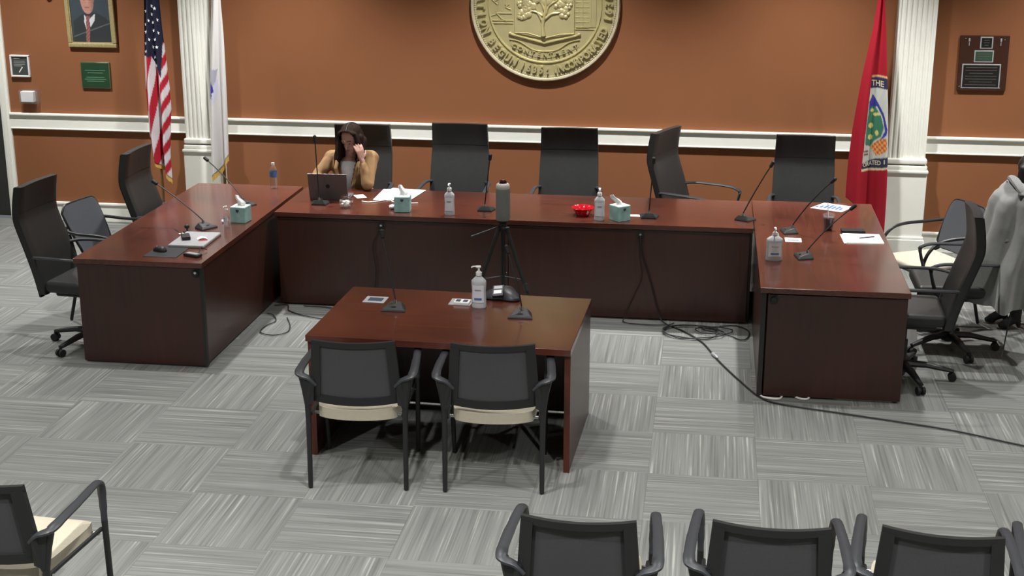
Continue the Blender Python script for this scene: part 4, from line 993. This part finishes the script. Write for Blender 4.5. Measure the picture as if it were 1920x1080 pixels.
flag_text('THE', 1635, 1657, 156, 159, 11, 'flag_lettering'); flag_text('ORATED', 1618, 1651, 311, 306, 9, 'flag_lettering'); flag_text('1', 1656, 1658, 303, 302, 8, 'flag_lettering')

# ------------------------------------------------------------------ cables on floor and panels
def cable(pts, r, m, label, sm=5, extra=None):
    o = MB().tube(pts, r, 6, smooth=sm).obj('cable', m); tag(o, label, 'cable'); return o
yp = .982
CB = cable([(-.209, .965, .66), (-.205, .955, .60), (-.19, .962, .5), (-.154, .965, .40), (-.10, .962, .22), (-.055, .95, .06), (.0, .90, .008), (.14, .74, .007), (.27, .52, .007), (.34, .30, .007), (.365, .21, .010), (.40, .10, .007), (.52, -.23, .007), (.655, -.545, .007), (.80, -.66, .007), (1.224, -.781, .007), (1.779, -.947, .007), (2.177, -1.139, .007), (2.9, -1.45, .007), (3.8, -1.8, .007), (4.8, -2.1, .007)], .0055, 'wire', 'long black cable running from the middle desk across the carpet to the right')
cn = MB().tube([(.345, .265, .010), (.352, .245, .012), (.378, .185, .012), (.385, .165, .010)], [.006, .012, .012, .006], 8).obj('cable_plug', 'silver', CB); cn['label'] = 'silver inline plug'
cable([(-.215, .968, .65), (-.21, .962, .5), (-.19, .964, .34), (-.25, .964, .18), (-.31, .95, .03), (-.30, .89, .007), (-.1, .86, .007), (.02, .88, .008), (.06, .93, .007)], .004, 'wire', 'thin black cable hanging down the middle desk panel from its right grommet')
pts = []
for k in range(40):
    a = k*.42; pts.append((.17+(.21+.02*math.sin(k*.7))*math.cos(a)+.004*k*.3, .72+(.155+.015*math.sin(k*1.1))*math.sin(a), .007+.010*abs(math.sin(k*.5))))
cable(pts, .0045, 'wire', 'tangled coil of black cable on the carpet below the middle desk', 3)
pts = []
for k in range(18):
    a = 1+k*.5; pts.append((.32+.12*math.cos(a)+.005*k, .77+.08*math.sin(a), .010+.008*abs(math.sin(k))))
pts += [(.46, .70, .007), (.55, .60, .007), (.60, .66, .007), (.61, .82, .007), (.52, .93, .007), (.40, .90, .007)]
cable(pts, .0045, 'wire', 'smaller loop of black cable beside the coil, near the right wing', 3)
cable([(-3.03, .93, .007), (-2.93, .95, .007), (-2.88, .82, .007), (-2.75, .72, .007), (-2.60, .66, .007), (-2.50, .66, .007), (-2.42, .80, .007), (-2.58, .93, .007), (-2.8, .95, .007)], .0045, 'wire', 'black cable looping on the carpet behind the left end of the small table')
cable([(-3.02, .72, .007), (-2.965, .69, .007), (-2.90, .55, .007), (-2.94, .42, .007), (-2.93, .27, .007), (-2.82, .22, .007), (-2.74, .30, .007), (-2.76, .45, .007), (-2.84, .64, .007)], .004, 'wire', 'thin squiggle of black cable on the carpet beside the left wing')
cable([(-2.176, .963, .655), (-2.20, .955, .60), (-2.24, .962, .5), (-2.22, .964, .3), (-2.25, .955, .02)], .004, 'wire', 'black cable hanging down the middle desk panel from its left grommet')
cable([(.655, -.50, .008), (.67, -.54, .008), (.72, -.565, .008), (.78, -.56, .008), (.80, -.50, .008)], .007, 'wwire', 'white cable loop poking out under the right wing, left one')
cable([(.87, -.49, .008), (.90, -.535, .008), (.95, -.545, .008), (.98, -.49, .008)], .007, 'wwire', 'white cable loop poking out under the right wing, right one')

# ------------------------------------------------------------------ seated woman
wm = thing('person', 'woman in a tan blazer and white top, hand to her cheek, looking at a laptop', 'person', (-2.67, 2.08, .52))
O = Vector(wm.location)
def W_(x, y, z): return Vector((x, y, z))-O
HM = Matrix.Translation(W_(-2.640, 1.945, 1.135)) @ Matrix.Rotation(math.radians(-14), 4, 'Z') @ Matrix.Rotation(math.radians(24), 4, 'X')
def H(x, y, z): return HM @ Vector((x, y, z))
HR = HM.to_euler()
head = [('e', H(0, .01, .035), (.074, .090, .082), HR), ('e', H(0, -.018, -.03), (.058, .064, .075), HR), ('c', H(0, -.05, -.085), H(0, -.062, -.082), .026, .022),
        ('c', H(0, -.082, .018), H(0, -.100, -.018), .008, .0125), ('c', H(-.018, -.082, -.052), H(.018, -.082, -.052), .009, .009), ('e', H(-.075, .005, -.01), (.010, .018, .028), HR), ('e', H(.075, .005, -.01), (.010, .018, .028), HR),
        ('c', H(-.042, -.072, .032), H(-.014, -.084, .030), .008, .009), ('c', H(.042, -.072, .032), H(.014, -.084, .030), .008, .009), ('c', H(0, .02, -.06), W_(-2.67, 2.03, 1.0), .047, .052)]
LS, RS = W_(-2.835, 2.05, .955), W_(-2.505, 2.06, .96)
LE, LW = W_(-2.925, 1.90, .825), W_(-2.815, 1.67, .785)
RE, RW = W_(-2.48, 1.82, .795), W_(-2.525, 1.845, .98)
torso = [('e', W_(-2.67, 2.12, .62), (.17, .125, .11), (0, 0, 0)), ('c', W_(-2.67, 2.12, .66), W_(-2.67, 2.06, .86), .125, .135), ('e', W_(-2.67, 2.045, .90), (.165, .10, .10), (0, 0, 0)), ('c', LS, RS, .048, .048)]
arms = [('c', LS, LE, .044, .036), ('c', LE, LW, .036, .024), ('c', RS, RE, .044, .036), ('c', RE, RW, .034, .022)]
def hand(w, f, n, sc, curl, thumb):
    "w wrist, f finger direction, n palm normal"
    f = f.normalized(); n = (n-f*n.dot(f)).normalized(); s = f.cross(n); out = []
    pc = w+f*.045*sc
    for k in (-1.5, -.5, .5, 1.5): out.append(('c', w+f*.008*sc+s*k*.009*sc, w+f*.078*sc+s*k*.018*sc, .013*sc, .0105*sc))
    for k, l in ((-1.5, .8), (-.5, .98), (.5, 1.0), (1.5, .88)):
        a = w+f*.080*sc+s*k*.0205*sc; d1 = (f+n*curl).normalized(); b = a+d1*.036*l*sc+s*k*.002; d2 = (f*(1-curl*.6)+n*curl*1.7).normalized(); c = b+d2*.024*l*sc; d3 = (f*(1-curl)+n*curl*2.2).normalized()
        out += [('c', a, b, .0092*sc, .0084*sc), ('c', b, c, .0084*sc, .0076*sc), ('c', c, c+d3*.016*l*sc, .0076*sc, .0066*sc)]
    t0 = w+f*.02*sc+s*thumb*.022*sc; t1 = t0+(f*.6+s*thumb*.9+n*.3).normalized()*.032*sc; t2 = t1+(f*.9+s*thumb*.35+n*.5).normalized()*.030*sc
    out += [('c', t0, t1, .0125*sc, .0105*sc), ('c', t1, t2, .0105*sc, .008*sc)]
    return out
hR = hand(RW+Vector((-.004, 0, .012)), Vector((-.20, -.06, 1)), Vector((-.5, .75, 0)), .92, .42, -1)
hL = hand(LW, Vector((.35, -1, -.05)), Vector((0, 0, -1)), .92, .25, 1)
legs = [('c', W_(-2.76, 2.10, .60), W_(-2.77, 1.72, .60), .08, .058), ('c', W_(-2.58, 2.10, .60), W_(-2.57, 1.72, .60), .08, .058), ('c', W_(-2.77, 1.72, .59), W_(-2.77, 1.80, .12), .056, .038), ('c', W_(-2.57, 1.72, .59), W_(-2.57, 1.80, .12), .056, .038)]
feet = [('c', W_(-2.77, 1.81, .07), W_(-2.77, 1.64, .04), .038, .03), ('c', W_(-2.57, 1.81, .07), W_(-2.57, 1.64, .04), .038, .03)]
body = blob('body', 'skin', head+torso+arms+hR+hL+legs+feet, .0058, 3, wm)
def grow(P, g): return [(p[0], p[1], p[2], p[3]+g, p[4]+g) if p[0] == 'c' else (p[0], p[1], tuple(r+g for r in p[2]), p[3]) for p in P]
jk = grow(torso, .020)+[('c', LS, LE, .060, .052), ('c', LE, LE.lerp(LW, .86), .052, .036), ('c', RS, RE, .060, .052), ('c', RE, RE.lerp(RW, .80), .052, .034), ('e', LS+Vector((.01, 0, .01)), (.06, .055, .05), (0, 0, 0)), ('e', RS+Vector((-.01, 0, .01)), (.06, .055, .05), (0, 0, 0))]
for s in (-1, 1):   # lapels
    jk += [('c', W_(-2.67+s*.095, 2.0, 1.025), W_(-2.67+s*.088, 1.885, .90), .018, .018), ('c', W_(-2.67+s*.088, 1.885, .90), W_(-2.67+s*.05, 1.875, .76), .018, .014), ('c', W_(-2.67+s*.07, 2.08, 1.035), W_(-2.67+s*.095, 2.0, 1.025), .018, .018)]
def wr(p):
    q = p.copy(); a = math.sin(p.z*70+p.x*30)*.5+math.sin(p.x*85-p.z*40+p.y*50)*.5; return q+Vector((.0028*a, -.0028*a, 0))
def jcut(p):
    w = p+O; dx = abs(w.x+2.672); lim = .012+.062*max(0, min(1, (w.z-.70)/.32))
    return w.y < 2.03 and dx < lim and w.z > .70 or (w.z > 1.0 and ((w.x+2.67)**2+(w.y-2.02)**2) < .062**2)
blob('blazer', 'tan', jk, .0075, 3, wm, wr, jcut)
blob('shirt', 'shirt', grow(torso[:3], .007), .009, 3, wm, None, lambda p: ((p+O).z > .955))
blob('trousers', 'pants', grow(legs+torso[:1], .012), .011, 3, wm)
blob('shoe', 'rubber', grow(feet[:1], .009), .009, 2, wm); blob('shoe', 'rubber', grow(feet[1:], .009), .009, 2, wm)
hr = [('e', H(0, .022, .052), (.086, .098, .084), HR), ('e', H(0, .06, 0), (.080, .066, .10), HR)]
for s in (-1, 1):
    top = H(s*.064, -.035, .078); mid = H(s*.086, -.040, .0); low = W_(-2.665+s*.085, 1.945, .985); end = W_(-2.665+s*(.082 if s > 0 else .10), 1.93, .90 if s < 0 else .92)
    hr += [('c', H(s*.016, -.045, .105), top, .016, .020), ('c', top, mid, .021, .020), ('c', mid, low, .020, .028), ('c', low, end, .030, .016), ('c', H(s*.078, .01, .02), low+Vector((s*.012, .03, 0)), .036, .036), ('c', low+Vector((s*.012, .03, 0)), end+Vector((s*.012, .03, .0)), .036, .018), ('c', H(s*.06, .06, -.05), W_(-2.665+s*.075, 2.01, .96), .045, .028)]
def hw(p):
    a = math.atan2(p.x-HM.translation.x, p.y-HM.translation.y); return p+Vector((math.cos(a*14), math.sin(a*17), 0))*.0022*(1+math.sin(a*31))
blob('hair', 'hair', hr, .0058, 3, wm, hw, lambda p: (lambda q: q.y < -.035 and abs(q.x) < .066-.5*max(0, q.z-.05) and -.14 < q.z < .105)(HM.inverted() @ p))
MB().tube([H(.005, -.052, .118), H(.004, -.01, .140), H(0, .04, .138)], .0024, 6).obj('hair_parting', 'coatin', wm)
for s in (-1, 1):
    MB().sphere(H(s*.028, -.078, .018), (.0125, .008, .008), 12, 8, HR).obj('eye', 'eyew', wm)
    MB().sphere(H(s*.028, -.0845, .014), (.0055, .004, .0055), 10, 6, HR).obj('iris', 'eye', wm)
    MB().tube([H(s*.044, -.076, .036), H(s*.028, -.086, .042), H(s*.013, -.088, .037)], .0028, 6).obj('eyebrow', 'hair', wm)
MB().tube([H(-.020, -.088, -.053), H(-.006, -.096, -.049), H(.006, -.096, -.049), H(.020, -.088, -.053)], [.003, .0055, .0055, .003], 8).obj('lips', 'lip', wm)

# ------------------------------------------------------------------ grey coat over the right chair
ct = thing('grey_coat', 'long grey wool coat draped over the back of a swivel chair at the right edge', 'coat', (2.385, .685, 0))
def coat(u, v):
    a = 2*PI*u; z = 1.20-.80*v+.10*v*max(0, math.sin(a-.6))
    hw_, dp = .30+.07*min(1, v*3)+.05*v-.03*math.sin(PI*min(1, v*1.6)), .07+.10*min(1, v*5)**.6+.07*v
    f = 1+(.05+.13*v)*math.sin(7*a+1.5*math.sin(2*v))+.06*v*math.sin(13*a)
    sh = min(1, v*9)**.5
    return (dp*f*math.cos(a)*sh+.03*math.sin(PI*min(1, v*1.5))-.06*v, hw_*f*math.sin(a)*(.75+.25*sh), z)
MB().slab(140, 44, lambda u, v: coat(u, v), lambda u, v: (-.006*math.cos(2*PI*u), -.006*math.sin(2*PI*u), 0)).obj('coat_body', 'coat', ct)
MB().tube([(.03, -.24, 1.12), (-.02, -.16, 1.19), (-.03, 0, 1.215), (-.02, .15, 1.20), (.03, .2, 1.15)], [.02, .034, .038, .034, .02], 10, .7, smooth=4).obj('collar', 'coat', ct)
MB().slab(9, 12, lambda u, v: (.03-.11*v-.03*math.sin(PI*u), -.12-.16*v*(1-u)-.16*u*(1-.3*v), 1.20-.34*v-.03*u), (-.008, -.004, 0)).obj('lapel', 'coat', ct)
MB().tube([(.06, -.22, 1.11), (.05, -.30, .95), (.03, -.31, .75), (.02, -.29, .55), (.02, -.28, .45)], [.05, .062, .058, .055, .058], 14, .6, smooth=4).obj('sleeve', 'coat', ct)
MB().tube([(.0, -.24, .75), (-.01, -.25, .5), (-.03, -.25, .25), (-.05, -.25, .02)], [.014]*4, 8, .25, smooth=4).obj('belt', 'coatin', ct)
# ------------------------------------------------------------------ person mostly beyond the right edge
p2 = thing('person', 'seated person in dark clothes and black heeled boots behind the grey coat', 'person', (2.97, 1.33, .5))
O2 = Vector(p2.location)
def Q(x, y, z): return Vector((x, y, z))-O2
blob('body', 'skin', [('e', Q(2.635, 1.42, 1.12), (.085, .075, .11), (0, -.5, 0)), ('c', Q(2.68, 1.41, 1.05), Q(2.78, 1.38, .98), .05, .055), ('c', Q(2.55, 1.42, 1.09), Q(2.545, 1.42, 1.08), .014, .012), ('c', Q(2.96, 1.35, .60), Q(2.80, 1.37, .90), .13, .13), ('c', Q(2.78, 1.24, .93), Q(2.78, 1.52, .93), .05, .05), ('c', Q(2.78, 1.2, .92), Q(2.74, 1.18, .68), .045, .036), ('c', Q(2.74, 1.18, .68), Q(2.55, 1.22, .66), .034, .024), ('c', Q(2.78, 1.54, .92), Q(2.72, 1.54, .68), .045, .036), ('c', Q(2.72, 1.54, .68), Q(2.55, 1.45, .66), .034, .024),
      ('c', Q(2.95, 1.26, .56), Q(2.58, 1.26, .56), .08, .06), ('c', Q(2.95, 1.42, .56), Q(2.58, 1.40, .56), .08, .06), ('c', Q(2.58, 1.26, .55), Q(2.56, 1.17, .10), .055, .035), ('c', Q(2.58, 1.40, .55), Q(2.49, 1.30, .10), .055, .035)]
     + hand(Q(2.56, 1.22, .665), Vector((-1, .1, -.3)), Vector((0, 0, -1)), .95, .3, 1) + hand(Q(2.56, 1.45, .665), Vector((-1, -.1, -.3)), Vector((0, 0, -1)), .95, .3, -1), .0075, 3, p2)
blob('dark_sweater', 'pants', [('c', Q(2.96, 1.35, .60), Q(2.80, 1.37, .90), .15, .15), ('c', Q(2.78, 1.22, .93), Q(2.78, 1.54, .93), .066, .066), ('c', Q(2.78, 1.2, .92), Q(2.74, 1.18, .68), .06, .05), ('c', Q(2.74, 1.18, .68), Q(2.58, 1.215, .66), .046, .034), ('c', Q(2.78, 1.54, .92), Q(2.72, 1.54, .68), .06, .05), ('c', Q(2.72, 1.54, .68), Q(2.58, 1.46, .66), .046, .034)], .012, 3, p2)
blob('trousers', 'pants', [('e', Q(2.96, 1.34, .57), (.15, .19, .11), (0, 0, 0)), ('c', Q(2.95, 1.26, .56), Q(2.58, 1.26, .56), .092, .072), ('c', Q(2.95, 1.42, .56), Q(2.58, 1.40, .56), .092, .072), ('c', Q(2.58, 1.26, .55), Q(2.56, 1.17, .18), .066, .046), ('c', Q(2.58, 1.40, .55), Q(2.49, 1.30, .18), .066, .046)], .012, 3, p2)
blob('hair', 'black_hair', [('e', Q(2.635, 1.42, 1.16), (.118, .115, .125), (0, -.4, 0)), ('c', Q(2.56, 1.35, 1.16), Q(2.53, 1.34, 1.03), .05, .03), ('c', Q(2.70, 1.38, 1.12), Q(2.70, 1.36, .98), .06, .03), ('c', Q(2.61, 1.47, 1.14), Q(2.60, 1.48, 1.0), .05, .03)], .009, 3, p2, None, lambda p: (lambda w: w.x < 2.60 and abs(w.y-1.42) < .052 and 1.0 < w.z < 1.175)(p+O2))
for s_ in (-1, 1): MB().sphere(Q(2.563, 1.42+s_*.026, 1.135), (.008, .011, .007), 10, 6).obj('eye', 'eye', p2)
MB().tube([Q(2.572, 1.40, 1.055), Q(2.566, 1.42, 1.057), Q(2.572, 1.44, 1.055)], [.003, .006, .003], 8).obj('lips', 'lip', p2)
for (ax, ay, tx_, ty_) in ((2.49, 1.29, 2.385, 1.29), (2.56, 1.17, 2.46, 1.16)):
    b = blob('boot', 'rubber', [('c', Q(ax, ay, .22), Q(ax, ay, .09), .05, .042), ('c', Q(ax, ay, .085), Q(tx_+.03, ty_, .045), .04, .03), ('c', Q(tx_+.035, ty_, .036), Q(tx_, ty_, .03), .032, .022), ('c', Q(ax+.02, ay, .07), Q(ax+.03, ay, .025), .024, .016)], .007, 3, p2)
# white paper bag behind the right wing
bg = MB().slab(9, 7, lambda u, v: (.09*math.cos(2*PI*u)*(1-.3*v)+.008*math.sin(9*u*3), .05*math.sin(2*PI*u)*(1-.5*v), .16*v+.01*math.sin(12*u)), (.002, .002, 0)).obj('paper_bag', 'paper'); bg.location = (1.70, .62, 0); tag(bg, 'crumpled white bag on the carpet behind the right wing', 'bag')
